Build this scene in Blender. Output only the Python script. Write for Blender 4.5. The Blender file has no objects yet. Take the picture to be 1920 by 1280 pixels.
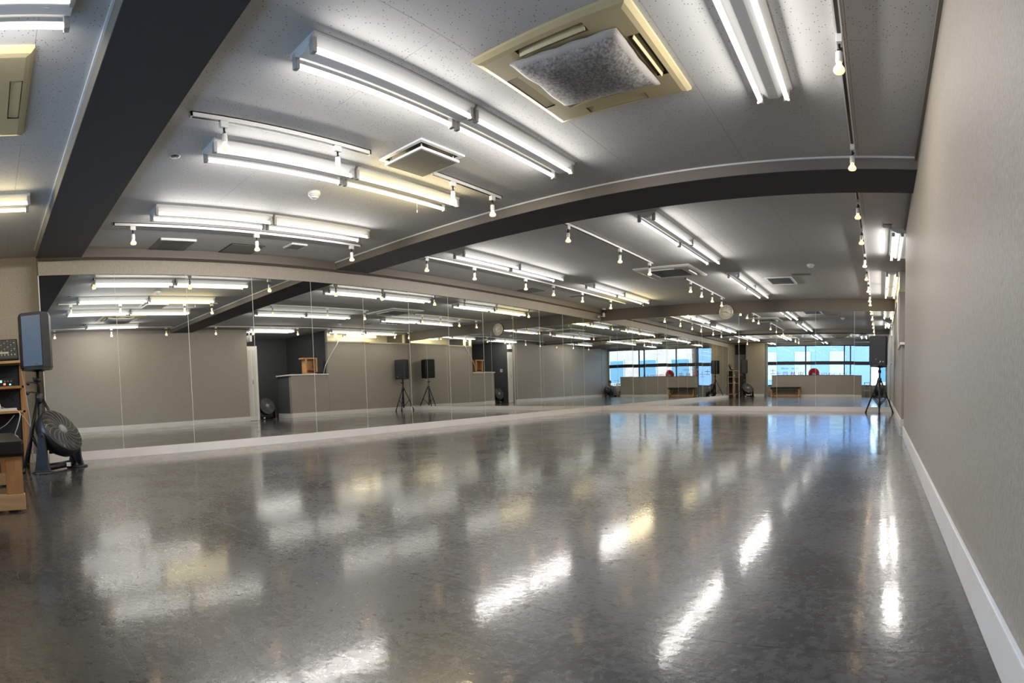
import bpy, bmesh, math, random
from mathutils import Vector, Matrix
random.seed(7)
PI = math.pi
SC = bpy.context.scene
COL = SC.collection

# ------------------------------------------------------------------ camera (a cylindrical panorama)
F, V0 = 1069.94, 781.82                       # pixels per radian, row of the cylinder's equator
CAM = bpy.data.cameras.new('camera')
CAM.type = 'PANO'
CAM.panorama_type = 'CENTRAL_CYLINDRICAL'
CAM.central_cylindrical_radius = 1.0
CAM.central_cylindrical_range_u_min = -960 / F
CAM.central_cylindrical_range_u_max = 960 / F
CAM.central_cylindrical_range_v_min = (V0 - 1280) / F
CAM.central_cylindrical_range_v_max = V0 / F
CAM.clip_start = 0.02
camo = bpy.data.objects.new('camera', CAM)
COL.objects.link(camo)
RGT = Vector((0.798416, 0.601405, -0.029060))
FWD = Vector((-0.602038, 0.796668, -0.053572))
UPV = Vector((-0.009067, 0.060268, 0.998141))
camo.matrix_world = Matrix(((RGT.x, UPV.x, -FWD.x, 0.0), (RGT.y, UPV.y, -FWD.y, 0.0),
                            (RGT.z, UPV.z, -FWD.z, 0.634), (0, 0, 0, 1)))
SC.camera = camo

# ------------------------------------------------------------------ sky, exposure
W = bpy.data.worlds.new('sky')
SC.world = W
W.use_nodes = True
W.node_tree.nodes['Background'].inputs[0].default_value = (0.50, 0.74, 1.0, 1)
W.node_tree.nodes['Background'].inputs[1].default_value = 30.0
SC.view_settings.view_transform = 'Standard'
SC.view_settings.look = 'None'
SC.view_settings.gamma = 1
SC.view_settings.use_curve_mapping = False
SC.view_settings.exposure = 0.0
TUBE_L = 1.7          # what the tube's inner side shows
STRIP_L = 108.0        # radiance of the tube's outer side, carried by strip lamps in each fitting
BULB_L = 60.0
DAYC = (1.0, 0.965, 0.92); WARMC = (1.0, 0.84, 0.50)
try:
    SC.cycles.max_bounces = 12
    SC.cycles.glossy_bounces = 6
    SC.cycles.diffuse_bounces = 3
    SC.cycles.transparent_max_bounces = 12
    SC.cycles.sample_clamp_indirect = 6
except Exception:
    pass

# ------------------------------------------------------------------ room measures (metres)
XR, XL, XLR, YF, YB, H = 0.274, -6.59, -6.77, 12.42, -1.2, 2.434
KB, MT, BB = 0.103, 2.170, 2.338              # kickboard top, mirror top, beam underside
YM = 0.72                                     # near end of the mirror wall
YW = 6.75                                     # end of the long right wall
XREC = 2.6                                    # back of the entrance recess

# ------------------------------------------------------------------ materials
def newmat(name):
    m = bpy.data.materials.new(name)
    m.use_nodes = True
    nt = m.node_tree
    return m, nt, nt.nodes['Principled BSDF']

def setc(sock, c):
    sock.default_value = (c[0], c[1], c[2], 1)

def plain(name, c, rough=0.5, metal=0.0, spec=0.5, bump=0.0, bscale=80.0, var=0.0, vscale=6.0, coat=0.0):
    m, nt, p = newmat(name)
    setc(p.inputs['Base Color'], c)
    p.inputs['Roughness'].default_value = rough
    p.inputs['Metallic'].default_value = metal
    p.inputs['Specular IOR Level'].default_value = spec
    p.inputs['Coat Weight'].default_value = coat
    tc = nt.nodes.new('ShaderNodeNewGeometry')
    if bump:
        n = nt.nodes.new('ShaderNodeTexNoise')
        n.inputs['Scale'].default_value = bscale
        n.inputs['Detail'].default_value = 3
        nt.links.new(tc.outputs['Position'], n.inputs['Vector'])
        b = nt.nodes.new('ShaderNodeBump')
        b.inputs['Strength'].default_value = bump
        b.inputs['Distance'].default_value = 0.004
        nt.links.new(n.outputs['Fac'], b.inputs['Height'])
        nt.links.new(b.outputs['Normal'], p.inputs['Normal'])
    if var:
        n = nt.nodes.new('ShaderNodeTexNoise')
        n.inputs['Scale'].default_value = vscale
        n.inputs['Detail'].default_value = 5
        nt.links.new(tc.outputs['Position'], n.inputs['Vector'])
        r = nt.nodes.new('ShaderNodeValToRGB')
        r.color_ramp.elements[0].position = 0.3
        r.color_ramp.elements[1].position = 0.7
        lo = [max(0, x * (1 - var)) for x in c]
        hi = [min(1, x * (1 + var)) for x in c]
        r.color_ramp.elements[0].color = (*lo, 1)
        r.color_ramp.elements[1].color = (*hi, 1)
        nt.links.new(n.outputs['Fac'], r.inputs['Fac'])
        nt.links.new(r.outputs['Color'], p.inputs['Base Color'])
    return m

def emit(name, c, s, base=(0.8, 0.8, 0.8)):
    m, nt, p = newmat(name)
    setc(p.inputs['Base Color'], base)
    setc(p.inputs['Emission Color'], c)
    p.inputs['Emission Strength'].default_value = s
    m.cycles.emission_sampling = 'NONE'
    return m

def wall_mat():
    m, nt, p = newmat('taupe fabric wallpaper')
    geo = nt.nodes.new('ShaderNodeNewGeometry')
    mp = nt.nodes.new('ShaderNodeMapping')
    mp.inputs['Scale'].default_value = (1, 1, 0.22)
    nt.links.new(geo.outputs['Position'], mp.inputs['Vector'])
    n = nt.nodes.new('ShaderNodeTexNoise')
    n.inputs['Scale'].default_value = 260
    n.inputs['Detail'].default_value = 4
    nt.links.new(mp.outputs['Vector'], n.inputs['Vector'])
    n2 = nt.nodes.new('ShaderNodeTexNoise')
    n2.inputs['Scale'].default_value = 420
    nt.links.new(geo.outputs['Position'], n2.inputs['Vector'])
    mx = nt.nodes.new('ShaderNodeMath')
    mx.operation = 'ADD'
    nt.links.new(n.outputs['Fac'], mx.inputs[0])
    nt.links.new(n2.outputs['Fac'], mx.inputs[1])
    r = nt.nodes.new('ShaderNodeValToRGB')
    r.color_ramp.elements[0].position = 0.42
    r.color_ramp.elements[1].position = 0.58
    r.color_ramp.elements[0].color = (0.262, 0.230, 0.194, 1)
    r.color_ramp.elements[1].color = (0.390, 0.348, 0.297, 1)
    half = nt.nodes.new('ShaderNodeMath')
    half.operation = 'MULTIPLY'
    half.inputs[1].default_value = 0.5
    nt.links.new(mx.outputs[0], half.inputs[0])
    nt.links.new(half.outputs[0], r.inputs['Fac'])
    nt.links.new(r.outputs['Color'], p.inputs['Base Color'])
    b = nt.nodes.new('ShaderNodeBump')
    b.inputs['Strength'].default_value = 0.8
    b.inputs['Distance'].default_value = 0.0025
    nt.links.new(half.outputs[0], b.inputs['Height'])
    nt.links.new(b.outputs['Normal'], p.inputs['Normal'])
    p.inputs['Roughness'].default_value = 0.5
    p.inputs['Specular IOR Level'].default_value = 0.45
    return m

def ceil_mat():
    m, nt, p = newmat('flecked ceiling board')
    geo = nt.nodes.new('ShaderNodeNewGeometry')
    v = nt.nodes.new('ShaderNodeTexVoronoi')
    v.inputs['Scale'].default_value = 58
    nt.links.new(geo.outputs['Position'], v.inputs['Vector'])
    n = nt.nodes.new('ShaderNodeTexNoise')
    n.inputs['Scale'].default_value = 5
    nt.links.new(geo.outputs['Position'], n.inputs['Vector'])
    lt = nt.nodes.new('ShaderNodeMapRange')
    lt.inputs['From Min'].default_value = 0.15
    lt.inputs['From Max'].default_value = 0.25
    nt.links.new(v.outputs['Distance'], lt.inputs['Value'])
    pick = nt.nodes.new('ShaderNodeMath')
    pick.operation = 'GREATER_THAN'
    pick.inputs[1].default_value = 0.60
    sep = nt.nodes.new('ShaderNodeSeparateColor')
    nt.links.new(v.outputs['Color'], sep.inputs[0])
    nt.links.new(sep.outputs[0], pick.inputs[0])
    inv = nt.nodes.new('ShaderNodeMath')
    inv.operation = 'MAXIMUM'
    sub = nt.nodes.new('ShaderNodeMath')
    sub.operation = 'SUBTRACT'
    sub.inputs[0].default_value = 1.0
    nt.links.new(pick.outputs[0], sub.inputs[1])
    nt.links.new(lt.outputs[0], inv.inputs[0])
    nt.links.new(sub.outputs[0], inv.inputs[1])
    mix = nt.nodes.new('ShaderNodeMix')
    mix.data_type = 'RGBA'
    mix.inputs[6].default_value = (0.16, 0.15, 0.14, 1)
    mix.inputs[7].default_value = (0.54, 0.535, 0.525, 1)
    nt.links.new(inv.outputs[0], mix.inputs[0])
    nt.links.new(mix.outputs[2], p.inputs['Base Color'])
    p.inputs['Roughness'].default_value = 0.75
    p.inputs['Specular IOR Level'].default_value = 0.25
    b = nt.nodes.new('ShaderNodeBump')
    b.inputs['Strength'].default_value = 0.3
    b.inputs['Distance'].default_value = 0.002
    nt.links.new(inv.outputs[0], b.inputs['Height'])
    nt.links.new(b.outputs['Normal'], p.inputs['Normal'])
    return m

def floor_mat():
    m, nt, p = newmat('dark glossy dance vinyl')
    geo = nt.nodes.new('ShaderNodeNewGeometry')
    # broad cloudy wear
    n1 = nt.nodes.new('ShaderNodeTexNoise')
    n1.inputs['Scale'].default_value = 1.6
    n1.inputs['Detail'].default_value = 6
    n1.inputs['Roughness'].default_value = 0.6
    nt.links.new(geo.outputs['Position'], n1.inputs['Vector'])
    # fine mottling
    n2 = nt.nodes.new('ShaderNodeTexNoise')
    n2.inputs['Scale'].default_value = 34
    n2.inputs['Detail'].default_value = 6
    n2.inputs['Roughness'].default_value = 0.7
    nt.links.new(geo.outputs['Position'], n2.inputs['Vector'])
    add = nt.nodes.new('ShaderNodeMath')
    add.operation = 'ADD'
    nt.links.new(n1.outputs['Fac'], add.inputs[0])
    nt.links.new(n2.outputs['Fac'], add.inputs[1])
    hf = nt.nodes.new('ShaderNodeMath')
    hf.operation = 'MULTIPLY'
    hf.inputs[1].default_value = 0.5
    nt.links.new(add.outputs[0], hf.inputs[0])
    r = nt.nodes.new('ShaderNodeValToRGB')
    r.color_ramp.elements[0].position = 0.40
    r.color_ramp.elements[1].position = 0.62
    r.color_ramp.elements[0].color = (0.027, 0.0268, 0.0265, 1)
    r.color_ramp.elements[1].color = (0.074, 0.0725, 0.071, 1)
    nt.links.new(hf.outputs[0], r.inputs['Fac'])
    # scuffs: thin stretched noise in two directions
    sc = []
    for ang, s in ((0.5, 1), (-0.9, 2), (1.7, 3)):
        mp = nt.nodes.new('ShaderNodeMapping')
        mp.inputs['Rotation'].default_value = (0, 0, ang)
        mp.inputs['Scale'].default_value = (1.3, 46, 1)
        mp.inputs['Location'].default_value = (s * 3.1, s, 0)
        nt.links.new(geo.outputs['Position'], mp.inputs['Vector'])
        n = nt.nodes.new('ShaderNodeTexNoise')
        n.inputs['Scale'].default_value = 1.5
        n.inputs['Detail'].default_value = 2
        nt.links.new(mp.outputs['Vector'], n.inputs['Vector'])
        mr = nt.nodes.new('ShaderNodeMapRange')
        mr.inputs['From Min'].default_value = 0.70
        mr.inputs['From Max'].default_value = 0.82
        nt.links.new(n.outputs['Fac'], mr.inputs['Value'])
        sc.append(mr)
    a1 = nt.nodes.new('ShaderNodeMath')
    a1.operation = 'MAXIMUM'
    nt.links.new(sc[0].outputs[0], a1.inputs[0])
    nt.links.new(sc[1].outputs[0], a1.inputs[1])
    a2 = nt.nodes.new('ShaderNodeMath')
    a2.operation = 'MAXIMUM'
    nt.links.new(a1.outputs[0], a2.inputs[0])
    nt.links.new(sc[2].outputs[0], a2.inputs[1])
    mix = nt.nodes.new('ShaderNodeMix')
    mix.data_type = 'RGBA'
    mix.inputs[7].default_value = (0.15, 0.146, 0.14, 1)
    nt.links.new(a2.outputs[0], mix.inputs[0])
    nt.links.new(r.outputs['Color'], mix.inputs[6])
    nt.links.new(mix.outputs[2], p.inputs['Base Color'])
    rr = nt.nodes.new('ShaderNodeMapRange')
    rr.inputs['From Min'].default_value = 0.3
    rr.inputs['From Max'].default_value = 0.7
    rr.inputs['To Min'].default_value = 0.19
    rr.inputs['To Max'].default_value = 0.36
    nt.links.new(hf.outputs[0], rr.inputs['Value'])
    ra = nt.nodes.new('ShaderNodeMath')
    ra.operation = 'MULTIPLY_ADD'
    ra.inputs[1].default_value = 0.18
    nt.links.new(a2.outputs[0], ra.inputs[0])
    nt.links.new(rr.outputs[0], ra.inputs[2])
    nt.links.new(ra.outputs[0], p.inputs['Roughness'])
    p.inputs['Specular IOR Level'].default_value = 0.34
    p.inputs['Coat Weight'].default_value = 0.9
    p.inputs['Coat IOR'].default_value = 1.25
    cr_ = nt.nodes.new('ShaderNodeMapRange')
    cr_.inputs['From Min'].default_value = 0.35
    cr_.inputs['From Max'].default_value = 0.65
    cr_.inputs['To Min'].default_value = 0.045
    cr_.inputs['To Max'].default_value = 0.125
    nt.links.new(hf.outputs[0], cr_.inputs['Value'])
    nt.links.new(cr_.outputs[0], p.inputs['Coat Roughness'])
    cw = nt.nodes.new('ShaderNodeTexNoise')
    cw.inputs['Scale'].default_value = 20
    cw.inputs['Detail'].default_value = 5
    cw.inputs['Roughness'].default_value = 0.62
    nt.links.new(geo.outputs['Position'], cw.inputs['Vector'])
    cb_ = nt.nodes.new('ShaderNodeBump')
    cb_.inputs['Strength'].default_value = 0.125
    cb_.inputs['Distance'].default_value = 0.004
    nt.links.new(cw.outputs['Fac'], cb_.inputs['Height'])
    nt.links.new(cb_.outputs['Normal'], p.inputs['Coat Normal'])
    # gentle waves of the laid sheet + fine leather grain
    w = nt.nodes.new('ShaderNodeTexNoise')
    w.inputs['Scale'].default_value = 9.0
    w.inputs['Detail'].default_value = 3
    nt.links.new(geo.outputs['Position'], w.inputs['Vector'])
    b = nt.nodes.new('ShaderNodeBump')
    b.inputs['Strength'].default_value = 0.30
    b.inputs['Distance'].default_value = 0.006
    nt.links.new(w.outputs['Fac'], b.inputs['Height'])
    g = nt.nodes.new('ShaderNodeTexNoise')
    g.inputs['Scale'].default_value = 60
    g.inputs['Detail'].default_value = 4
    nt.links.new(geo.outputs['Position'], g.inputs['Vector'])
    b2 = nt.nodes.new('ShaderNodeBump')
    b2.inputs['Strength'].default_value = 0.22
    b2.inputs['Distance'].default_value = 0.004
    nt.links.new(g.outputs['Fac'], b2.inputs['Height'])
    nt.links.new(b.outputs['Normal'], b2.inputs['Normal'])
    nt.links.new(b2.outputs['Normal'], p.inputs['Normal'])
    return m

def mirror_mat():
    m = bpy.data.materials.new('silvered mirror')
    m.use_nodes = True
    nt = m.node_tree
    nt.nodes.clear()
    o = nt.nodes.new('ShaderNodeOutputMaterial')
    g = nt.nodes.new('ShaderNodeBsdfAnisotropic')
    g.inputs['Roughness'].default_value = 0.0
    g.inputs['Color'].default_value = (0.76, 0.775, 0.745, 1)
    nt.links.new(g.outputs[0], o.inputs[0])
    return m

def glass_mat():
    m = bpy.data.materials.new('window glass')
    m.use_nodes = True
    nt = m.node_tree
    nt.nodes.clear()
    o = nt.nodes.new('ShaderNodeOutputMaterial')
    t = nt.nodes.new('ShaderNodeBsdfTransparent')
    t.inputs[0].default_value = (0.93, 0.97, 1.0, 1)
    g = nt.nodes.new('ShaderNodeBsdfAnisotropic')
    g.inputs['Roughness'].default_value = 0.0
    fr = nt.nodes.new('ShaderNodeFresnel')
    fr.inputs[0].default_value = 1.5
    mx = nt.nodes.new('ShaderNodeMixShader')
    nt.links.new(fr.outputs[0], mx.inputs[0])
    nt.links.new(t.outputs[0], mx.inputs[1])
    nt.links.new(g.outputs[0], mx.inputs[2])
    nt.links.new(mx.outputs[0], o.inputs[0])
    return m

def wood_mat(name, c1, c2, scale=(1.5, 14, 14)):
    m, nt, p = newmat(name)
    tc = nt.nodes.new('ShaderNodeTexCoord')
    mp = nt.nodes.new('ShaderNodeMapping')
    mp.inputs['Scale'].default_value = scale
    nt.links.new(tc.outputs['Object'], mp.inputs['Vector'])
    n = nt.nodes.new('ShaderNodeTexNoise')
    n.inputs['Scale'].default_value = 3
    n.inputs['Detail'].default_value = 5
    nt.links.new(mp.outputs['Vector'], n.inputs['Vector'])
    r = nt.nodes.new('ShaderNodeValToRGB')
    r.color_ramp.elements[0].position = 0.3
    r.color_ramp.elements[1].position = 0.7
    r.color_ramp.elements[0].color = (*c1, 1)
    r.color_ramp.elements[1].color = (*c2, 1)
    nt.links.new(n.outputs['Fac'], r.inputs['Fac'])
    nt.links.new(r.outputs['Color'], p.inputs['Base Color'])
    p.inputs['Roughness'].default_value = 0.5
    return m

def gauze_mat():
    m, nt, p = newmat('grey gauze filter')
    geo = nt.nodes.new('ShaderNodeNewGeometry')
    n = nt.nodes.new('ShaderNodeTexNoise')
    n.inputs['Scale'].default_value = 55
    n.inputs['Detail'].default_value = 5
    n.inputs['Roughness'].default_value = 0.7
    nt.links.new(geo.outputs['Position'], n.inputs['Vector'])
    r = nt.nodes.new('ShaderNodeValToRGB')
    r.color_ramp.elements[0].position = 0.38
    r.color_ramp.elements[1].position = 0.66
    r.color_ramp.elements[0].color = (0.20, 0.19, 0.18, 1)
    r.color_ramp.elements[1].color = (0.52, 0.50, 0.47, 1)
    nt.links.new(n.outputs['Fac'], r.inputs['Fac'])
    nt.links.new(r.outputs['Color'], p.inputs['Base Color'])
    b = nt.nodes.new('ShaderNodeBump')
    b.inputs['Strength'].default_value = 0.6
    b.inputs['Distance'].default_value = 0.006
    nt.links.new(n.outputs['Fac'], b.inputs['Height'])
    nt.links.new(b.outputs['Normal'], p.inputs['Normal'])
    p.inputs['Roughness'].default_value = 0.85
    return m

M = dict(
    wall=wall_mat(), ceil=ceil_mat(), floor=floor_mat(), mirror=mirror_mat(), glass=glass_mat(), gauze=gauze_mat(),
    gauze_edge=plain('pale gauze hem', (0.38, 0.365, 0.33), 0.8, bump=0.4, bscale=90),
    beam=plain('taupe beam paint', (0.215, 0.186, 0.154), 0.6, bump=0.15, bscale=120),
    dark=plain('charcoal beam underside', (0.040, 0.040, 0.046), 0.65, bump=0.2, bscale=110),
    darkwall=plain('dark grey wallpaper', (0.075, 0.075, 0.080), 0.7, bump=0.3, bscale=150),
    white=plain('white painted board', (0.72, 0.68, 0.65), 0.38, var=0.04, vscale=4),
    backing=plain('pale mirror backing', (0.62, 0.62, 0.58), 0.6),
    enamel=plain('white enamelled steel', (0.78, 0.78, 0.76), 0.4),
    rail=plain('white rail plastic', (0.75, 0.74, 0.71), 0.45),
    slot=plain('black rail slot', (0.008, 0.008, 0.008), 0.5),
    holder=plain('grey lamp holder', (0.48, 0.47, 0.45), 0.5),
    tube=emit('lit fluorescent tube', (1.0, 0.975, 0.94), TUBE_L),
    tubew=emit('lit warm fluorescent tube', (1.0, 0.86, 0.50), TUBE_L * 1.6),
    bulb=emit('lit warm reflector bulb', (1.0, 0.56, 0.25), 1.9),
    cream=plain('yellowed cream plastic', (0.56, 0.47, 0.27), 0.42, var=0.06, vscale=3),
    acwhite=plain('off white plastic', (0.60, 0.58, 0.53), 0.42),
    black=plain('black plastic', (0.012, 0.012, 0.014), 0.42, bump=0.1, bscale=200),
    blackm=plain('black steel', (0.014, 0.014, 0.016), 0.32, 0.3),
    grill=plain('speaker mesh tinted window blue', (0.11, 0.13, 0.16), 0.36, 0.6, bump=0.2, bscale=500),  # blue of the reflected window daylight put into the mesh colour
    pine=wood_mat('orange pine', (0.40, 0.19, 0.075), (0.54, 0.29, 0.13)),
    pinev=wood_mat('orange pine upright', (0.40, 0.19, 0.075), (0.54, 0.29, 0.13), (14, 14, 1.5)),
    palepine=wood_mat('pale pine plank', (0.50, 0.32, 0.16), (0.64, 0.45, 0.25), (14, 1.5, 14)),
    vinyl=plain('black padded vinyl', (0.012, 0.012, 0.013), 0.30, bump=0.25, bscale=14),
    grey=plain('mid grey', (0.20, 0.20, 0.20), 0.5),
    greyd=plain('grey grille', (0.13, 0.135, 0.125), 0.55, bump=0.5, bscale=260),
    panelgrey=plain('grey ceiling hatch', (0.19, 0.185, 0.17), 0.6),
    led_r=emit('red lamp', (1, 0.06, 0.05), 3),
    led_g=emit('green lamp', (0.15, 1, 0.5), 2),
    exitgreen=emit('lit green exit sign', (0.05, 0.75, 0.35), 1.6),
    exitwhite=emit('lit white exit sign', (0.9, 1.0, 0.95), 1.6),
    clockface=plain('ivory clock face', (0.70, 0.64, 0.54), 0.3),
    clockrim=plain('silver clock rim', (0.65, 0.62, 0.57), 0.3, 0.5),
    ink=plain('dark ink', (0.04, 0.035, 0.03), 0.6),
    red=plain('red sticker film', (0.72, 0.012, 0.018), 0.5),
    pink=plain('faded red lettering', (0.52, 0.16, 0.24), 0.5),
    frame=plain('black window frame', (0.010, 0.011, 0.013), 0.4),
    blueframe=plain('blue grey window jamb', (0.30, 0.40, 0.48), 0.45),
    cable=plain('grey cable', (0.42, 0.42, 0.42), 0.5),
    cableb=plain('black cable', (0.01, 0.01, 0.01), 0.4),
    steel=plain('chrome', (0.6, 0.6, 0.6), 0.2, 0.9),
    skin=plain('skin', (0.55, 0.33, 0.24), 0.5),
    cloth=plain('grey blue shirt', (0.14, 0.19, 0.22), 0.8),
    pants=plain('dark trousers', (0.03, 0.035, 0.045), 0.8),
    hair=plain('brown hair', (0.09, 0.05, 0.03), 0.5),
    brick=plain('pinkish tan rendered facade', (0.150, 0.088, 0.063), 0.8, var=0.12, vscale=0.7),
    bluefac=plain('blue grey tiled facade', (0.034, 0.050, 0.086), 0.7, var=0.08, vscale=0.5),
    farpane=plain('far window pane', (0.016, 0.040, 0.052), 0.3, spec=0.3),
    farpale=plain('far pale blind', (0.092, 0.100, 0.098), 0.6),
    farframe=plain('far window frame', (0.12, 0.125, 0.125), 0.5),
    asphalt=plain('asphalt', (0.30, 0.30, 0.30), 0.9),
    creamwall=plain('cream back room paint', (0.60, 0.55, 0.40), 0.6),
    blind=plain('grey blind', (0.34, 0.35, 0.33), 0.6),
    tagy=plain('yellow tag', (0.60, 0.42, 0.04), 0.5),
    navy=plain('navy bag cloth', (0.02, 0.025, 0.04), 0.7),
)

# ------------------------------------------------------------------ mesh helpers
class MB:
    def __init__(s):
        s.v, s.f, s.m, s.sm = [], [], [], []
    def add(s, vs, fs, mi=0, smooth=False, mat=None):
        o = len(s.v)
        for p in vs:
            p = Vector(p)
            s.v.append(tuple(mat @ p) if mat else tuple(p))
        for f in fs:
            s.f.append([i + o for i in f]); s.m.append(mi); s.sm.append(smooth)
        return s
    def box(s, a, b, mi=0, mat=None, bev=0.0):
        x0, x1 = sorted((a[0], b[0])); y0, y1 = sorted((a[1], b[1])); z0, z1 = sorted((a[2], b[2]))
        if bev <= 0:
            vs = [(x0, y0, z0), (x1, y0, z0), (x1, y1, z0), (x0, y1, z0), (x0, y0, z1), (x1, y0, z1), (x1, y1, z1), (x0, y1, z1)]
            fs = [(0, 3, 2, 1), (4, 5, 6, 7), (0, 1, 5, 4), (1, 2, 6, 5), (2, 3, 7, 6), (3, 0, 4, 7)]
            return s.add(vs, fs, mi, False, mat)
        bm = bmesh.new()
        bmesh.ops.create_cube(bm, size=1)
        for v in bm.verts:
            v.co = Vector(((x0 + x1) / 2 + v.co.x * (x1 - x0), (y0 + y1) / 2 + v.co.y * (y1 - y0), (z0 + z1) / 2 + v.co.z * (z1 - z0)))
        bmesh.ops.bevel(bm, geom=bm.edges[:], offset=bev, segments=2, affect='EDGES', profile=0.6)
        bm.verts.index_update()
        s.add([v.co.copy() for v in bm.verts], [[v.index for v in f.verts] for f in bm.faces], mi, False, mat)
        bm.free()
        return s
    def tube(s, pts, r, n=8, mi=0, cap=True, mat=None):
        pts = [Vector(p) for p in pts]
        rs = r if isinstance(r, (list, tuple)) else [r] * len(pts)
        vs, fs = [], []
        t0 = (pts[1] - pts[0]).normalized()
        ref = Vector((0, 0, 1)) if abs(t0.z) < 0.9 else Vector((1, 0, 0))
        nrm = t0.cross(ref).normalized()
        for i, p in enumerate(pts):
            if i == 0: t = pts[1] - pts[0]
            elif i == len(pts) - 1: t = pts[-1] - pts[-2]
            else: t = pts[i + 1] - pts[i - 1]
            t.normalize()
            nrm = (nrm - t * nrm.dot(t)).normalized()
            bn = t.cross(nrm)
            for k in range(n):
                a = 2 * PI * k / n
                vs.append(p + (nrm * math.cos(a) + bn * math.sin(a)) * rs[i])
        for i in range(len(pts) - 1):
            for k in range(n):
                k2 = (k + 1) % n
                fs.append((i * n + k, i * n + k2, (i + 1) * n + k2, (i + 1) * n + k))
        s.add(vs, fs, mi, True, mat)
        if cap:
            o = len(s.v) - len(vs)
            s.f.append([o + k for k in range(n)][::-1]); s.m.append(mi); s.sm.append(False)
            s.f.append([o + (len(pts) - 1) * n + k for k in range(n)]); s.m.append(mi); s.sm.append(False)
        return s
    def lathe(s, prof, n=16, mi=0, mat=None, smooth=True, cap=True):
        vs, fs = [], []
        for (r, z) in prof:
            for k in range(n):
                a = 2 * PI * k / n
                vs.append((max(r, 1e-5) * math.cos(a), max(r, 1e-5) * math.sin(a), z))
        for i in range(len(prof) - 1):
            for k in range(n):
                k2 = (k + 1) % n
                fs.append((i * n + k, i * n + k2, (i + 1) * n + k2, (i + 1) * n + k))
        if cap:
            fs.append([k for k in range(n)][::-1])
            fs.append([(len(prof) - 1) * n + k for k in range(n)])
        return s.add(vs, fs, mi, smooth, mat)
    def prism(s, poly, axis, a, b, mi=0, mat=None):
        n = len(poly)
        def P(q, t):
            if axis == 'x': return (t, q[0], q[1])
            if axis == 'y': return (q[0], t, q[1])
            return (q[0], q[1], t)
        vs = [P(q, a) for q in poly] + [P(q, b) for q in poly]
        fs = [tuple(range(n))[::-1], tuple(range(n, 2 * n))]
        for i in range(n):
            j = (i + 1) % n
            fs.append((i, j, n + j, n + i))
        return s.add(vs, fs, mi, False, mat)
    def torus(s, c, R, r, ax=(0, 0, 1), n=24, k=6, mi=0, mat=None):
        q = Vector(ax).to_track_quat('Z', 'Y')
        pts = [Vector(c) + q @ Vector((R * math.cos(2 * PI * i / n), R * math.sin(2 * PI * i / n), 0)) for i in range(n)]
        vs, fs = [], []
        zz = q @ Vector((0, 0, 1))
        for i, p in enumerate(pts):
            d = (p - Vector(c)).normalized()
            for j in range(k):
                a = 2 * PI * j / k
                vs.append(p + d * math.cos(a) * r + zz * math.sin(a) * r)
        for i in range(n):
            for j in range(k):
                fs.append((i * k + j, i * k + (j + 1) % k, ((i + 1) % n) * k + (j + 1) % k, ((i + 1) % n) * k + j))
        return s.add(vs, fs, mi, True, mat)
    def mesh(s, name, mats):
        me = bpy.data.meshes.new(name)
        me.from_pydata(s.v, [], s.f)
        for m in mats: me.materials.append(m)
        me.polygons.foreach_set('material_index', s.m)
        me.polygons.foreach_set('use_smooth', s.sm)
        bm = bmesh.new(); bm.from_mesh(me)
        bmesh.ops.recalc_face_normals(bm, faces=bm.faces[:])
        bm.to_mesh(me); bm.free()
        me.update()
        return me
    def build(s, name, mats, parent=None, loc=None):
        if not isinstance(mats, (list, tuple)): mats = [mats]
        o = bpy.data.objects.new(name, s.mesh(name, mats))
        COL.objects.link(o)
        if parent: o.parent = parent
        if loc: o.location = loc
        return o

def tag(o, label, cat, group=None):
    o['label'] = label; o['category'] = cat
    if group: o['group'] = group
    return o

def struct(o, label=None):
    o['kind'] = 'structure'
    if label: o['label'] = label
    return o

def empty(name, loc=(0, 0, 0), rz=0.0, label=None, cat=None, group=None):
    o = bpy.data.objects.new(name, None)
    COL.objects.link(o)
    o.location = loc; o.rotation_euler = (0, 0, rz)
    o.empty_display_size = 0.1
    if label: tag(o, label, cat, group)
    return o

KIDS = {}
def kids(o):
    return [c for c in bpy.data.objects if c.parent == o]

def dup(o, loc=None, rz=None, label=None, parent=None):
    c = o.copy(); COL.objects.link(c)
    c.parent = parent
    if loc is not None: c.location = loc
    if rz is not None: c.rotation_euler = (0, 0, rz)
    if label: c['label'] = label
    for k in kids(o):
        dup(k, parent=c)
    return c

def bx(name, a, b, mat, parent=None, bev=0.0):
    return MB().box(a, b, bev=bev).build(name, mat, parent)

# ================================================================== the setting
# floor of laid vinyl sheets on a screed
floor = struct(bx('floor', (XLR - 0.1, YB - 0.1, -0.10), (XREC + 0.1, YF + 0.1, -0.004), M['black']), 'dark glossy vinyl dance floor')
seams = [YB - 0.1]
y = 1.31 - 1.8
while y < YF: seams.append(y); y += 1.8
seams.append(YF + 0.1)
for a, b in zip(seams[:-1], seams[1:]):
    bx('vinyl_sheet', (XLR - 0.1, a + 0.0008, -0.004), (XREC + 0.1, b - 0.0008, 0.0), M['floor'], floor)

# ceiling boards
ceiling = struct(bx('ceiling', (XLR - 0.1, YB - 0.1, H + 0.008), (XREC + 0.1, YF + 0.1, H + 0.10), M['ceil']), 'pale grey flecked ceiling boards')
BW, BLn = 0.925, 1.84
bd = MB().box((0.001, 0.001, 0), (BW - 0.001, BLn - 0.001, 0.008)).mesh('ceiling_board', [M['ceil']])
xs = [-1.12 + BW * k for k in range(-7, 5)]
for i, x in enumerate(xs[:-1]):
    for j in range(9):
        yy = YB - 1.2 + BLn * j + (0.92 if i % 2 else 0)
        if yy + BLn > YF + 0.9 or x < XLR - 0.95 or x > XREC: continue
        o = bpy.data.objects.new('ceiling_board', bd); COL.objects.link(o)
        o.location = (x, yy, H); o.parent = ceiling

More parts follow.
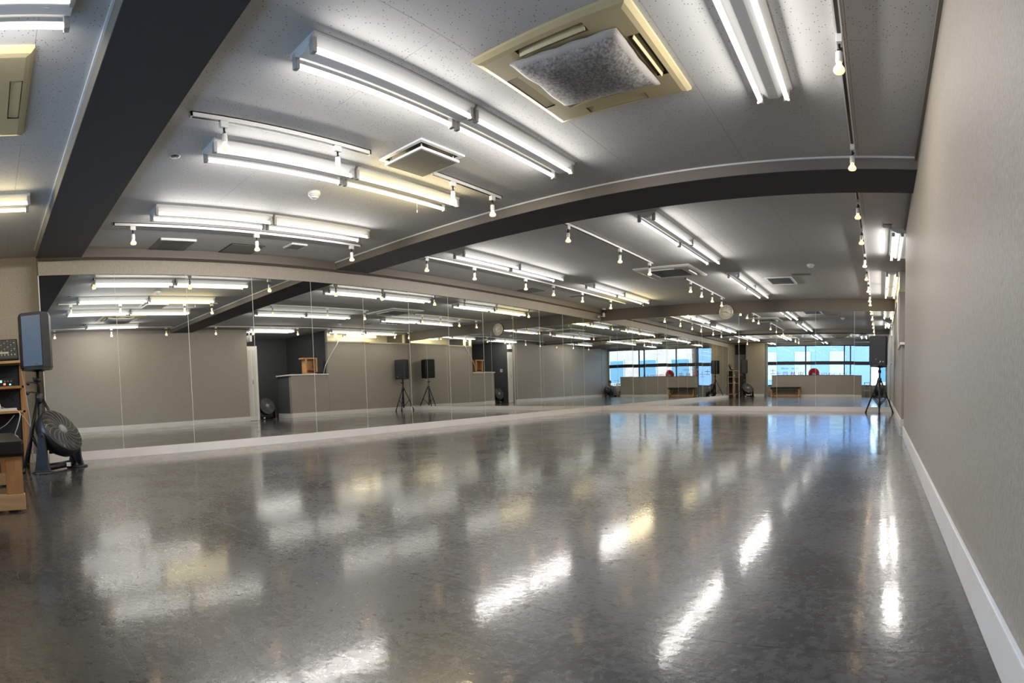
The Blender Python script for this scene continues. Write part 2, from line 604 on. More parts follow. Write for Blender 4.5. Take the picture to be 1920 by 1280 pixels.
# side walls
struct(bx('wall_right', (XR, YB - 0.1, 0), (XR + 0.12, YW, H), M['wall']), 'long taupe papered wall on the right')
lw = struct(MB().box((XL - 0.18, YM, 0), (XL - 0.012, YF, MT)).box((XL - 0.18, YM, MT), (XL, YF, H)).build('wall_left', [M['wall']]), 'taupe header wall above the left mirrors')
bx('mirror_backing', (XL - 0.0115, YM + 0.002, KB), (XL - 0.0065, YF - 0.01, MT - 0.001), M['backing'], lw)
bx('edge_strip', (XL - 0.012, YM - 0.012, 0), (XL + 0.004, YM, MT), M['white'], lw)
struct(bx('wall_left_recess', (XLR - 0.1, YB - 0.1, 0), (XLR, YM, H), M['wall']), 'taupe wall behind the wooden shelf')
M['farhead'] = plain('dark taupe far header', (0.125, 0.107, 0.086), 0.6, bump=0.15, bscale=120)  # far header set darker than the other taupe surfaces
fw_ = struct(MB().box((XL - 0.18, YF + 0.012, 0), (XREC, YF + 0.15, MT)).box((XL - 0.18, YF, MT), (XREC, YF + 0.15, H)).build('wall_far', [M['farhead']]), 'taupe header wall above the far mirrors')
bx('mirror_backing', (XL, YF + 0.0065, KB), (XR + 0.01, YF + 0.0115, MT - 0.001), M['backing'], fw_)

# ceiling beams
def beam(name, y0, y1, label):
    o = bx(name, (XL + 0.14, y0, BB), (XR, y1, H), M['beam'])
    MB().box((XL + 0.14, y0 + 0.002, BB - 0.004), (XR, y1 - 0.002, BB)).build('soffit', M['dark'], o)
    MB().box((XL + 0.14, y0 - 0.012, H - 0.014), (XR, y0, H)).build('cove_trim', M['enamel'], o)
    return struct(o, label)
beam('trim_1', 0.684, 1.211, 'near ceiling beam with charcoal underside')
beam('trim_2', 4.666, 5.232, 'middle ceiling beam with charcoal underside')
struct(bx('trim_3', (XL, YM, BB), (XL + 0.14, YF, H), M['beam']), 'shallow taupe beam along the top of the left wall')
struct(bx('trim_4', (XR - 0.022, YB, H - 0.03), (XR, YW, H), M['beam']), 'dark cove strip where the right wall meets the ceiling')

# kickboards and baseboards in lengths
def boards(name, pts, axis, fixed, thick, h, mat, label, bev=0.0):
    root = struct(empty(name), label)
    for a, b in zip(pts[:-1], pts[1:]):
        if axis == 'y': o = MB().box((fixed, a + 0.0008, 0), (fixed + thick, b - 0.0008, h), bev=bev)
        else: o = MB().box((a + 0.0008, fixed, 0), (b - 0.0008, fixed + thick, h), bev=bev)
        o.build('board', mat, root)
    return root
boards('baseboard_left', [YM, 2.30, 5.8, 9.4, YF], 'y', XL - 0.010, 0.024, KB, M['white'], 'white kickboard under the left mirrors')
boards('baseboard_far', [XL + 0.016, -3.0, XR], 'x', YF + 0.010, -0.024, KB, M['white'], 'white kickboard under the far mirrors')
boards('baseboard_right', [YB, 0.6, 1.96, 2.39, 4.2, 6.0, YW + 0.004], 'y', XR, -0.014, 0.121, M['white'], 'white skirting board along the long right wall', 0.003)
boards('baseboard_shelf', [YB, -0.2, YM - 0.014], 'y', XLR, 0.014, 0.10, M['white'], 'white skirting board behind the shelf')

# mirrors, each panel its own
def mirror(name, w, h, axis, pos, label, group):
    o = MB().box((-w / 2, 0, -h / 2), (w / 2, 0.006, h / 2)).build(name, [M['mirror'], M['backing']])
    for p in o.data.polygons:
        p.material_index = 0 if p.normal.y < -0.5 else 1
    o.location = pos
    tz = random.uniform(-1, 1) * math.radians(0.05); tx = random.uniform(-1, 1) * math.radians(0.05)
    o.rotation_euler = (tx, 0, tz + (PI / 2 if axis == 'x' else 0))
    return tag(o, label, 'mirror', group)
ORD = ['first', 'second', 'third', 'fourth', 'fifth', 'sixth', 'seventh', 'eighth', 'ninth', 'tenth', 'eleventh', 'twelfth', 'thirteenth']
ys = [YM] + [1.617 + 0.9025 * k for k in range(12)] + [YF - 0.004]
mz = (KB + MT) / 2; mh = MT - KB - 0.002
for i in range(13):
    w = ys[i + 1] - ys[i] - 0.005
    mirror('mirror_panel', w, mh, 'x', (XL, (ys[i] + ys[i + 1]) / 2, mz),
           f'{ORD[i]} tall mirror panel on the left wall, counting from the floor fan', 'mirror panels on the left wall')
xf = [XL + 0.002, -5.741, -4.877, -4.012, -3.146, -2.290, -1.430, -0.583, XR + 0.012]
for i in range(8):
    w = xf[i + 1] - xf[i] - 0.005
    mirror('mirror_panel', w, mh, 'y', ((xf[i] + xf[i + 1]) / 2, YF, mz),
           f'{ORD[i]} tall mirror panel on the far wall, counting from the corner camera', 'mirror panels on the far wall')

for yy in ys[1:-1]:
    bx('seam_strip', (XL - 0.006, yy - 0.0024, KB), (XL + 0.0012, yy + 0.0024, MT), M['backing'], lw)
for xx in xf[1:-1]:
    bx('seam_strip', (xx - 0.0024, YF - 0.0012, KB), (xx + 0.0024, YF + 0.006, MT), M['backing'], fw_)

# ------------------------------------------------ entrance recess, counter and wall on the far right
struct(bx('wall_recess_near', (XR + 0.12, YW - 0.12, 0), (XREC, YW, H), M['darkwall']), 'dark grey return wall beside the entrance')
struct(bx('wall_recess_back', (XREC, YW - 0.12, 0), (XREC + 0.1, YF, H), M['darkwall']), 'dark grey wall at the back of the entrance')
struct(bx('wall_right_far', (0.29, 9.30, 0), (0.39, YF, 2.10), M['wall']), 'taupe wall behind the far speaker')
tr = struct(empty('window_1'), 'open transom strip with cream frame above the far right wall')
bx('sill', (0.275, 9.30, 2.10), (0.40, YF, 2.135), M['creamwall'], tr)
bx('head', (0.285, 9.30, 2.405), (0.39, YF, H), M['creamwall'], tr)
for yy in (9.30, 9.62, 12.28):
    bx('post', (0.285, yy, 2.135), (0.39, yy + 0.04, 2.405), M['creamwall'], tr)
struct(bx('wall_back_room', (1.30, 9.40, 1.5), (1.36, YF, H), M['creamwall']), 'cream wall of the lit back room behind the transom')
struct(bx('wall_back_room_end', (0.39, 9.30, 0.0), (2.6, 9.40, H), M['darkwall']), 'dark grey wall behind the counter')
struct(bx('floor_back_room', (0.39, 9.40, 1.45), (1.36, YF, 1.5), M['creamwall']), 'cream ledge of the back room')
boards('baseboard_counter', [8.05, 9.30, 10.9, YF - 0.016], 'y', 0.29, -0.014, 0.121, M['white'], 'white skirting board under the counter and far right wall', 0.003)
ct = empty('reception_counter', (0.29, 8.05, 0), 0, 'taupe half-height counter with a white top beside the entrance', 'counter')
MB().box((0, 0, 0), (0.12, 1.245, 1.165)).build('front_panel', M['wall'], ct)
MB().box((0.12, 0, 0), (0.75, 0.10, 1.165)).build('side_panel', M['darkwall'], ct)
MB().box((-0.03, -0.035, 1.165), (0.32, 1.24, 1.20), bev=0.004).box((0.32, -0.035, 1.165), (0.80, 0.25, 1.20), bev=0.004).build('counter_top', M['white'], ct)
MB().box((0.0, -0.014, 0), (0.75, 0.0, 0.121)).build('skirting', M['white'], ct)
# white door leaf folded against the end of the long wall
dr = struct(empty('door_1', (XR + 0.02, YW + 0.02, 0)), 'white panelled door leaf folded back at the entrance')
MB().box((0.06, 0, 0.005), (0.10, 0.30, 1.98), bev=0.004).build('leaf', M['white'], dr)
for a in (0.04, 0.17):
    MB().box((0.054, a, 0.12), (0.060, a + 0.09, 1.88)).build('panel', M['acwhite'], dr)
MB().tube([(0.03, 0.145, 0.98), (0.03, 0.145, 1.08)], 0.008).box((0.03, 0.14, 0.985), (0.06, 0.15, 0.995)).box((0.03, 0.14, 1.065), (0.06, 0.15, 1.075)).build('handle', M['steel'], dr)
sg = empty('exit_sign', (XR + 0.10, 6.90, 2.10), 0, 'small green exit sign box hung at the entrance corner', 'sign')
MB().box((-0.07, -0.03, 0), (0.13, 0.03, 0.17), bev=0.004).build('housing', M['acwhite'], sg)
MB().box((-0.06, 0.030, 0.01), (0.12, 0.033, 0.16)).build('lit_face', M['exitgreen'], sg)
MB().box((0.02, 0.033, 0.02), (0.11, 0.035, 0.15)).build('pictogram', M['exitwhite'], sg)
MB().tube([(0.03, 0, 0.17), (0.03, 0, H - 2.19)], 0.008).build('hanger', M['acwhite'], sg)
sw = empty('light_switch', (0.95, YW, 1.22), 0, 'white double light switch plate on the dark entrance wall', 'switch')
MB().box((-0.06, 0, 0), (0.06, 0.008, 0.12), bev=0.002).build('plate', M['enamel'], sw)
for a in (-0.04, 0.008):
    MB().box((a, 0.008, 0.03), (a + 0.032, 0.012, 0.09)).build('rocker', M['grey'] if a < 0 else M['enamel'], sw)

# ------------------------------------------------ window wall behind the viewpoint
WZ0, WZ1 = 0.48, 2.33
wb = struct(MB().box((XLR - 0.1, YB - 0.12, 0), (XR + 0.12, YB, WZ0)).box((XLR - 0.1, YB - 0.12, WZ1), (XR + 0.12, YB, H))
            .box((XLR - 0.1, YB - 0.12, WZ0), (-5.27, YB, WZ1)).box((0.20, YB - 0.12, WZ0), (XR + 0.12, YB, WZ1)).build('wall_back', [M['wall']]), 'taupe window wall facing the far mirrors')
MB().box((-5.30, YB - 0.10, WZ0 - 0.03), (-5.27 + 0.03, YB + 0.05, WZ1 + 0.02)).build('jamb', M['blueframe'], wb)
wn = struct(empty('window_2'), 'wide black framed window facing the street')
mull = [-5.24, -3.45, -1.69, -1.41, 0.20]
for z0, z1, nm in ((WZ0, WZ0 + 0.05, 'bottom_rail'), (1.44, 1.60, 'middle_rail'), (WZ1 - 0.04, WZ1, 'top_rail')):
    bx(nm, (-5.24, YB - 0.09, z0), (0.20, YB - 0.03, z1), M['frame'], wn)
for x in mull[1:-1]:
    bx('mullion', (x - 0.028, YB - 0.085, WZ0), (x + 0.028, YB - 0.035, WZ1), M['frame'], wn)
for a, b in zip(mull[:-1], mull[1:]):
    for z0, z1 in ((WZ0 + 0.05, 1.44), (1.60, WZ1 - 0.04)):
        bx('pane', (a + 0.028, YB - 0.062, z0), (b - 0.028, YB - 0.058, z1), M['glass'], wn)
struct(bx('wall_pillar', (-6.20, YB, 0), (-5.35, YB + 0.35, H), M['wall']), 'taupe pillar between the shelf and the window')
boards('baseboard_pillar', [-6.20, -5.35], 'x', YB + 0.35, 0.014, 0.12, M['white'], 'white skirting board at the foot of the pillar')
dk = struct(empty('door_2', (-6.77, YB, 0)), 'dark closet door with black panel in the corner behind the shelf')
MB().box((0.0, 0, 0), (0.57, 0.03, 0.95)).build('lower_panel', M['darkwall'], dk)
MB().box((0.0, 0, 0.95), (0.57, 0.025, 1.95)).build('middle_panel', M['grey'], dk)
MB().box((0.0, 0, 1.95), (0.57, 0.03, 2.40)).build('upper_panel', M['black'], dk)
MB().box((0.36, 0.025, 1.30), (0.52, 0.028, 1.50)).build('red_notice', M['red'], dk)

# low partition
pt = empty('low_partition', (-4.87, -0.36, 0), 0, 'long taupe half-height partition wall in front of the windows', 'partition')
MB().box((0, 0, 0), (4.02, 0.11, 0.945)).build('panel', M['wall'], pt)
MB().box((-0.012, -0.008, 0.945), (4.032, 0.118, 0.962), bev=0.003).build('cap', M['dark'], pt)
MB().box((0, 0.11, 0), (4.02, 0.124, 0.10)).build('skirting', M['white'], pt)

# ------------------------------------------------ window lettering, readable from the street
def text_mesh(s, size, name, mat, parent, loc, rot, ext=0.001, align='CENTER'):
    cu = bpy.data.curves.new(name, 'FONT')
    cu.body = s; cu.size = size; cu.extrude = ext; cu.align_x = align; cu.resolution_u = 2
    t = bpy.data.objects.new(name, cu)
    COL.objects.link(t)
    dg = bpy.context.evaluated_depsgraph_get()
    me = bpy.data.meshes.new_from_object(t.evaluated_get(dg))
    bpy.data.objects.remove(t)
    me.materials.clear(); me.materials.append(mat)
    o = bpy.data.objects.new(name, me)
    COL.objects.link(o)
    o.location = loc; o.rotation_euler = rot; o.parent = parent
    return o
lt = empty('window_lettering', (0, YB - 0.066, 0), 0, 'red studio lettering and disc stuck on the street window', 'lettering')
RT = (PI / 2, 0, 0)
text_mesh('dance', 0.15, 'word', M['pink'], lt, (-4.42, 0, 1.235), RT)
text_mesh('studio', 0.15, 'word', M['pink'], lt, (-3.94, 0, 1.235), RT)
for k_, ch_ in enumerate('士四林中'):
    text_mesh(ch_, 0.27, 'character', M['red'], lt, (-4.76 + 0.36 * k_, 0, 0.92), RT)
text_mesh('STUDIO', 0.21, 'word', M['red'], lt, (-2.38, 0, 0.92), RT)
text_mesh('A-SI', 0.21, 'word', M['red'], lt, (-1.78, 0, 0.92), RT)
d = MB(); d.lathe([(0.25, -0.001), (0.25, 0.001)], 32, mat=Matrix.Translation((-3.08, 0, 1.04)) @ Matrix.Rotation(PI / 2, 4, 'X')); d.build('disc', M['red'], lt)
d = MB(); d.lathe([(0.09, -0.0015), (0.09, 0.0015)], 24, mat=Matrix.Translation((-3.08, 0, 0.99)) @ Matrix.Rotation(PI / 2, 4, 'X')); d.build('disc_centre', M['white'], lt)
text_mesh('士', 0.30, 'edge_character', M['red'], lt, (-5.02, 0, 1.04), RT)

# ------------------------------------------------ street outside
struct(bx('ground', (-60, -40, -4.2), (60, YB - 1.0, -4.0), M['asphalt']), 'street below the window')
def building(name, x0, x1, mat, pane, label, wins, w, h, zs):
    o = empty(name, ((x0 + x1) / 2, -13, -4), 0, label, 'building')
    c = (x0 + x1) / 2
    MB().box((x0 - c, -6, 0), (x1 - c, 0, 8.4)).build('facade', mat, o)
    MB().box((x0 - c - 0.2, -6.2, 8.4), (x1 - c + 0.2, 0.2, 8.8)).build('parapet', mat, o)
    for x in wins:
        for z in zs:
            f_ = MB().box((x - w / 2 - 0.07 - c, -0.05, z + 4 - 0.07), (x + w / 2 + 0.07 - c, 0.05, z + 4 + h + 0.07)).build('window', M['farframe'], o)
            MB().box((x - w / 2 - c, 0.05, z + 4), (x + w / 2 - c, 0.07, z + 4 + h)).build('pane', pane, f_)
building('street_building', -22, -0.75, M['bluefac'], M['farpale'], 'blue grey building with pale windows across the street', [-19 + 2.3 * k for k in range(8)], 0.9, 1.7, (-2.2, 0.9))
building('street_building', -0.25, 22, M['brick'], M['farpane'], 'pinkish tan building with blue windows across the street', [0.6 + 2.6 * k for k in range(8)], 1.3, 1.6, (-2.2, 0.7))

# ================================================================== ceiling fittings
# ---- fluorescent battens
def make_batten(warm=False, ntube=2, L=1.21, wide=0.0):
    r = empty('fluorescent_batten')
    hw = 0.115 + wide; bw = 0.030 + wide
    b = MB().prism([(-hw, 0), (hw, 0), (hw, -0.012), (bw, -0.058), (-bw, -0.058), (-hw, -0.012)], 'y', 0, L)
    b.box((-0.012, 0.10, -0.060), (0.012, 0.13, -0.058)).box((-0.012, L - 0.13, -0.060), (0.012, L - 0.10, -0.058))
    b.build('body', M['enamel'], r)
    xs_ = {2: (-0.082, 0.082), 4: (-0.16, -0.055, 0.055, 0.16)}[ntube]
    for x in xs_:
        MB().tube([(x, 0.028, -0.072), (x, L - 0.028, -0.072)], 0.0155, 10).build('tube', M['tubew' if warm else 'tube'], r)
        sg_ = 1 if x > 0 else -1
        TA = math.radians(48)
        tilt = TA * sg_
        # strip on the outer lower side of the tube, facing out and down
        area_lamp('tube_glow', r, (x + sg_ * 0.0165 * math.sin(TA), L / 2, -0.072 - 0.0165 * math.cos(TA)), (0, -tilt, 0), 0.026, L - 0.06, WARMC if warm else DAYC, STRIP_L)
        for yy in (0.0, L - 0.026):
            MB().box((x - 0.018, yy, -0.092), (x + 0.018, yy + 0.026, -0.012 if ntube == 2 else -0.05), bev=0.003).build('lamp_holder', M['holder'], r)
    return r
def area_lamp(name, parent, loc, rot, sx, sy, color, L):
    ld = bpy.data.lights.new(name, 'AREA')
    ld.shape = 'RECTANGLE' if sx != sy else 'DISK'
    ld.size = sx; ld.size_y = sy if sx != sy else sx
    ld.color = color
    ld.energy = L * PI * sx * (sy if sx != sy else sx * PI / 4)
    o = bpy.data.objects.new(name, ld); COL.objects.link(o)
    o.parent = parent; o.location = loc; o.rotation_euler = rot
    return o
GB = 'fluorescent battens on the ceiling'
protoN, protoW, protoQ = make_batten(), make_batten(True), make_batten(False, 4, 1.36, 0.085)
used = set()
def batten(x, y, label, proto):
    o = proto if proto.name not in used else dup(proto)
    used.add(proto.name)
    o.location = (x, y, H)
    tag(o, label, 'ceiling light', GB)
batten(-2.50, 1.655, 'lit twin-tube batten nearest the camera in the row beside the gauze-covered air conditioner', protoN)
batten(-2.50, 2.890, 'lit twin-tube batten between the gauze-covered air conditioner and the middle beam', protoN)
batten(-3.75, 1.655, 'lit twin-tube batten under the two-spot rail, next to the smoke detector', protoN)
batten(-3.75, 2.890, 'warm yellowish twin-tube batten next to the square hanging vent', protoW)
batten(-5.10, 1.655, 'lit twin-tube batten above the flush ceiling grille with a white lip, by the left rail', protoN)
batten(-5.10, 2.890, 'lit twin-tube batten by the left rail, ending near the middle beam', protoN)
batten(-0.67, 2.350, 'bright twin-tube batten at the top right, beside the right-hand rail', protoN)
batten(-2.50, -0.72, 'twin-tube batten cut by the top left corner, beyond the near beam', protoN)
batten(-4.87, -0.72, 'warm twin-tube batten at the left edge, below the cream air conditioner', protoW)
batten(-5.06, 5.640, 'lit twin-tube batten just past the middle beam, by the long left rail', protoN)
batten(-5.06, 6.875, 'lit twin-tube batten second past the middle beam, by the long left rail', protoN)
batten(-4.97, 8.980, 'lit twin-tube batten before the far left corner camera', protoN)
batten(-4.97, 10.215, 'warm yellowish twin-tube batten nearest the far left corner camera', protoW)
batten(-2.42, 5.620, 'lit twin-tube batten just past the middle beam, right of the four-way ceiling cassette', protoN)
batten(-2.42, 6.855, 'lit twin-tube batten second past the middle beam, right of the four-way ceiling cassette', protoN)
batten(-2.40, 9.130, 'lit twin-tube batten above the wall clock, nearer end of its row', protoN)
batten(-2.40, 10.365, 'lit twin-tube batten above the wall clock, nearest the far mirrors', protoN)
batten(0.29, 6.780, 'wide bright four-tube batten against the right wall above the entrance', protoQ)
batten(0.165, 9.330, 'twin-tube batten at the far right, beyond the wide four-tube batten', protoN)
batten(0.165, 10.565, 'twin-tube batten at the far right corner above the speaker', protoN)
batten(0.95, 10.40, 'warm twin-tube batten inside the lit back room behind the transom', protoW)

# ---- lighting rails with spotlights
def make_spot():
    r = empty('spotlight')
    MB().box((-0.016, -0.028, -0.040), (0.016, 0.028, 0.0), bev=0.003).build('adapter', M['rail'], r)
    MB().tube([(0, 0, -0.04), (0, 0, -0.078)], 0.0065, 8).box((-0.010, -0.006, -0.086), (0.010, 0.006, -0.066)).build('knuckle', M['blackm'], r)
    MB().lathe([(0.010, -0.076), (0.0185, -0.080), (0.0195, -0.125), (0.016, -0.130)], 14).build('lamp_socket', M['rail'], r)
    MB().lathe([(0.014, -0.130), (0.016, -0.142), (0.029, -0.160), (0.031, -0.170), (0.026, -0.179), (0.010, -0.184)], 16).build('bulb', M['bulb'], r)
    area_lamp('bulb_glow', r, (0, 0, -0.1845), (0, 0, 0), 0.045, 0.045, (1.0, 0.62, 0.30), BULB_L)
    return r
spot0 = make_spot(); spot_used = [False]
def spot(x, y, label, group):
    o = spot0 if not spot_used[0] else dup(spot0)
    spot_used[0] = True
    o.location = (x, y, H - 0.030)
    tag(o, label, 'spotlight', group)
def rail(x, y0, y1, label):
    r = empty('lighting_rail', (x, y0, H), 0, label, 'lighting rail')
    L = y1 - y0
    MB().box((-0.018, 0, -0.030), (-0.007, L, 0)).box((0.007, 0, -0.030), (0.018, L, 0)).box((-0.018, 0, -0.006), (0.018, L, 0)).build('channel', M['rail'], r)
    MB().box((-0.0095, 0.012, -0.0306), (0.0095, L - 0.012, -0.006)).build('slot', M['slot'], r)
    for yy in (0, L - 0.012):
        MB().box((-0.018, yy, -0.031), (0.018, yy + 0.012, 0)).build('end_cap', M['rail'], r)
def rail_set(x, y0, y1, lab, ys_, where):
    rail(x, y0, y1, lab)
    n = len(ys_)
    for i, yy in enumerate(ys_):
        if n == 1: w = 'only spotlight on ' + where
        elif i == 0: w = 'spotlight nearest the camera on ' + where
        elif i == n - 1: w = 'last spotlight at the far end of ' + where
        else: w = f'{ORD[i]} spotlight from the camera on ' + where
        spot(x, yy, w, 'spotlights on ' + where)
rail_set(-3.36, 1.37, 2.79, 'white lighting rail with two spots, between batten rows near the hanging vent', [1.60, 2.49], 'the two-spot rail before the hanging vent')
rail_set(-3.36, 3.44, 4.37, 'short white lighting rail between the hanging vent and middle beam', [3.70, 4.24], 'the short rail between hanging vent and middle beam')
rail_set(-5.55, 1.38, 4.40, 'white lighting rail with three spots above the left mirrors', [1.58, 2.97, 4.26], 'the three-spot rail above the left mirrors')
rail_set(-5.53, 5.40, 11.60, 'long white lighting rail with six spots beyond the middle beam on the left', [5.51, 6.50, 7.80, 8.65, 9.68, 10.88], 'the long left rail beyond the middle beam')
rail_set(-3.33, 5.40, 7.95, 'white lighting rail with three spots before the four-way ceiling cassette', [5.54, 6.85, 7.84], 'the rail before the four-way ceiling cassette')
rail_set(-3.31, 9.35, 11.80, 'white lighting rail with four spots leading to the wall clock', [9.62, 10.25, 10.93, 11.61], 'the rail leading to the wall clock')
rail_set(-0.23, 1.30, 4.55, 'white lighting rail along the right wall, before the middle beam', [1.70, 3.03, 4.38], 'the right rail before the middle beam')
rail_set(-0.24, 5.35, 12.20, 'long white lighting rail along the right wall, beyond the middle beam', [5.66, 6.69, 8.01, 9.02, 10.21, 11.42, 11.99], 'the right rail beyond the middle beam')

# ---- ceiling cassettes
def cassette(x0, x1, y0, y1, mat, label, gauze=False):
    cx, cy = (x0 + x1) / 2, (y0 + y1) / 2
    a, b = (x1 - x0) / 2, (y1 - y0) / 2
    r = empty('air_conditioner', (cx, cy, H), 0, label, 'air conditioner')
    # stepped, softly sloped panel made as a frame with slot openings
    def ring(mb, o, i, zo, zi):
        vs = []
        for (hx, hy, z) in ((a * o, b * o, zo), (a * i, b * i, zi)):
            vs += [(-hx, -hy, z), (hx, -hy, z), (hx, hy, z), (-hx, hy, z)]
        mb.add(vs, [(k, (k + 1) % 4, 4 + (k + 1) % 4, 4 + k) for k in range(4)])
    p = MB()
    ring(p, 1.0, 1.0, 0.0, -0.014)
    ring(p, 1.0, 0.955, -0.014, -0.030)
    ring(p, 0.955, 0.90, -0.030, -0.036)
    ring(p, 0.74, 0.62, -0.036, -0.036)
    ring(p, 0.62, 0.60, -0.036, -0.024)
    # band with four slots
    o_, i_ = 0.90, 0.74
    s = 0.44
    for k in range(4):
        m = Matrix.Rotation(k * PI / 2, 4, 'Z')
        A = (a, b)[k % 2]; B = (b, a)[k % 2]
        # this side runs along local x at y = -B
        p.add([(-A * o_, -B * o_, -0.036), (-A * s, -B * o_, -0.036), (-A * s, -B * i_, -0.036), (-A * i_, -B * i_, -0.036)], [(0, 1, 2, 3)], mat=m)
        p.add([(-A * s, -B * o_, -0.036), (A * s, -B * o_, -0.036), (A * s, -B * o_, -0.008), (-A * s, -B * o_, -0.008)], [(0, 1, 2, 3)], mat=m)
        p.add([(-A * s, -B * i_, -0.036), (A * s, -B * i_, -0.036), (A * s, -B * i_, -0.008), (-A * s, -B * i_, -0.008)], [(0, 1, 2, 3)], mat=m)
        p.add([(A * s, -B * o_, -0.036), (A * o_, -B * o_, -0.036), (A * i_, -B * i_, -0.036), (A * s, -B * i_, -0.036)], [(0, 1, 2, 3)], mat=m)
    p.build('panel', mat, r)
    for k in range(4):
        m = Matrix.Rotation(k * PI / 2, 4, 'Z')
        A = (a, b)[k % 2]; B = (b, a)[k % 2]
        MB().box((-A * s, -B * o_, -0.012), (A * s, -B * i_, -0.006), mat=m).build('slot', M['slot'], r)
        t = 1.25 if k in (0, 1) else 0.06
        ym = -B * (o_ + i_) / 2
        fl = Matrix.Translation((0, ym, -0.030)) @ Matrix.Rotation(t * (-1 if k in (0, 1) else 1) * 1.0, 4, 'X')
        MB().box((-A * s + 0.006, -0.020 if k in (0, 1) else -0.030, -0.003), (A * s - 0.006, 0.020 if k in (0, 1) else 0.030, 0.003), mat=m @ fl).build('louvre', mat, r)
    g = MB().box((-a * 0.60, -b * 0.60, -0.026), (a * 0.60, b * 0.60, -0.020)).build('intake_grille', mat if gauze else M['greyd'], r)
    for k in range(9):
        yy = -b * 0.5 + b * k / 8
        MB().box((-a * 0.52, yy - 0.004, -0.031), (a * 0.52, yy + 0.004, -0.026)).build('grille_bar', M['greyd'] if gauze else M['grey'], g)
    return r
ac1 = cassette(-2.08, -1.15, 2.475, 3.405, M['cream'], 'cream four-way ceiling air conditioner with a grey gauze cover')
cassette(-3.72, -2.83, -0.53, 0.36, M['cream'], 'cream ceiling air conditioner cut by the left edge')
cassette(-3.80, -2.87, 8.26, 9.20, M['acwhite'], 'off-white four-way ceiling cassette beyond the middle beam')
# gauze cushion cover tied under the first unit
n = 22
vs, fs = [], []
for j in range(n + 1):
    for i in range(n + 1):
        u, v = i / n * 2 - 1, j / n * 2 - 1
        sag = (1 - abs(u) ** 5) * (1 - abs(v) ** 5)
        cr = 0.004 * math.sin(11 * u + 7 * v) * (1 - sag)
        pin = 1 - 0.03 * (1 - abs(u)) * abs(v) - 0.03 * (1 - abs(v)) * abs(u)
        vs.append((0.312 * u * pin, 0.285 * v * pin + 0.022 * u, -0.048 - 0.050 * sag + cr))
for j in range(n):
    for i in range(n):
        q = j * (n + 1) + i
        fs.append((q, q + 1, q + n + 2, q + n + 1))
gz = MB()
gz.add(vs, fs, 0, True)
k0 = len(vs)
go = gz.build('gauze_cover', [M['gauze'], M['gauze_edge']], ac1)
go.location = (0.025, -0.045, 0)
for p in go.data.polygons:
    i_, j_ = p.index % n, p.index // n
    if i_ in (0, n - 1) or j_ in (0, n - 1): p.material_index = 1
sol = go.modifiers.new('thickness', 'SOLIDIFY'); sol.thickness = 0.006; sol.offset = 1
rim = MB()
loop = [vs[i] for i in range(n + 1)] + [vs[j * (n + 1) + n] for j in range(1, n + 1)] + [vs[n * (n + 1) + i] for i in range(n - 1, -1, -1)] + [vs[j * (n + 1)] for j in range(n - 1, -1, -1)]
rim.tube(loop, 0.005, 6, cap=False); ro = rim.build('hem', M['gauze_edge'], go)

# ---- vents, hatches, detectors
v = empty('hanging_vent', (-3.20, 3.18, H), 0, 'square ceiling vent with a grey plate hung below a white frame', 'vent')
for a, b in (((-0.235, -0.235), (0.235, -0.205)), ((-0.235, 0.205), (0.235, 0.235)), ((-0.235, -0.205), (-0.205, 0.205)), ((0.205, -0.205), (0.235, 0.205))):
    MB().box((*a, -0.012), (*b, 0)).build('frame_bar', M['enamel'], v)
MB().box((-0.205, -0.205, -0.003), (0.205, 0.205, -0.001)).build('duct', M['slot'], v)
MB().box((-0.205, -0.205, -0.056), (0.205, 0.205, -0.038), bev=0.004).build('plate', M['enamel'], v)
MB().box((-0.190, -0.190, -0.0575), (0.190, 0.190, -0.056)).build('plate_face', M['panelgrey'], v)
for sx in (-0.17, 0.17):
    for sy in (-0.17, 0.17):
        MB().tube([(sx, sy, -0.04), (sx, sy, -0.002)], 0.006, 6).build('hanger', M['holder'], v)
MB().box((0.06, 0.10, -0.0585), (0.10, 0.13, -0.0575)).build('label_plate', M['grey'], v)
v = empty('ceiling_grille', (-6.22, 2.235, H), 0, 'flush ceiling grille with a white lip, nearer the beam by the left mirrors', 'vent')
MB().box((-0.22, -0.22, -0.010), (0.22, 0.22, 0)).build('frame', M['panelgrey'], v)
MB().box((-0.15, -0.14, -0.013), (0.15, 0.14, -0.010)).build('mesh', M['greyd'], v)
MB().box((0.20, -0.21, -0.024), (0.225, 0.21, 0)).build('lip', M['enamel'], v)
v = empty('ceiling_hatch', (-6.25, 3.13, H), 0, 'flat dark grey ceiling hatch second from the near beam by the left mirrors', 'hatch')
MB().box((-0.20, -0.22, -0.006), (0.20, 0.22, 0)).build('rim', M['slot'], v)
MB().box((-0.19, -0.21, -0.009), (0.19, 0.21, -0.006)).build('plate', M['panelgrey'], v)
v = empty('ceiling_box', (-5.92, 3.69, H), 0, 'small white ceiling box near the middle beam by the left mirrors', 'box')
MB().box((-0.11, -0.11, -0.018), (0.11, 0.11, 0), bev=0.003).build('cover', M['enamel'], v)
MB().box((-0.09, -0.09, -0.020), (0.09, 0.09, -0.018)).build('face', M['panelgrey'], v)
v = empty('ceiling_hatch', (-6.22, 8.95, H), 0, 'square brown-grey hatch in the ceiling near the far left corner', 'hatch')
MB().box((-0.18, -0.21, -0.006), (0.18, 0.21, 0)).build('rim', M['slot'], v)
MB().box((-0.17, -0.20, -0.008), (0.17, 0.20, -0.006)).build('plate', M['panelgrey'], v)
v = empty('ceiling_box', (-5.86, 10.05, H), 0, 'thin pale plate on the ceiling beside the far left hatch', 'box')
MB().box((-0.20, -0.10, -0.012), (0.20, 0.10, 0), bev=0.003).build('cover', M['acwhite'], v)
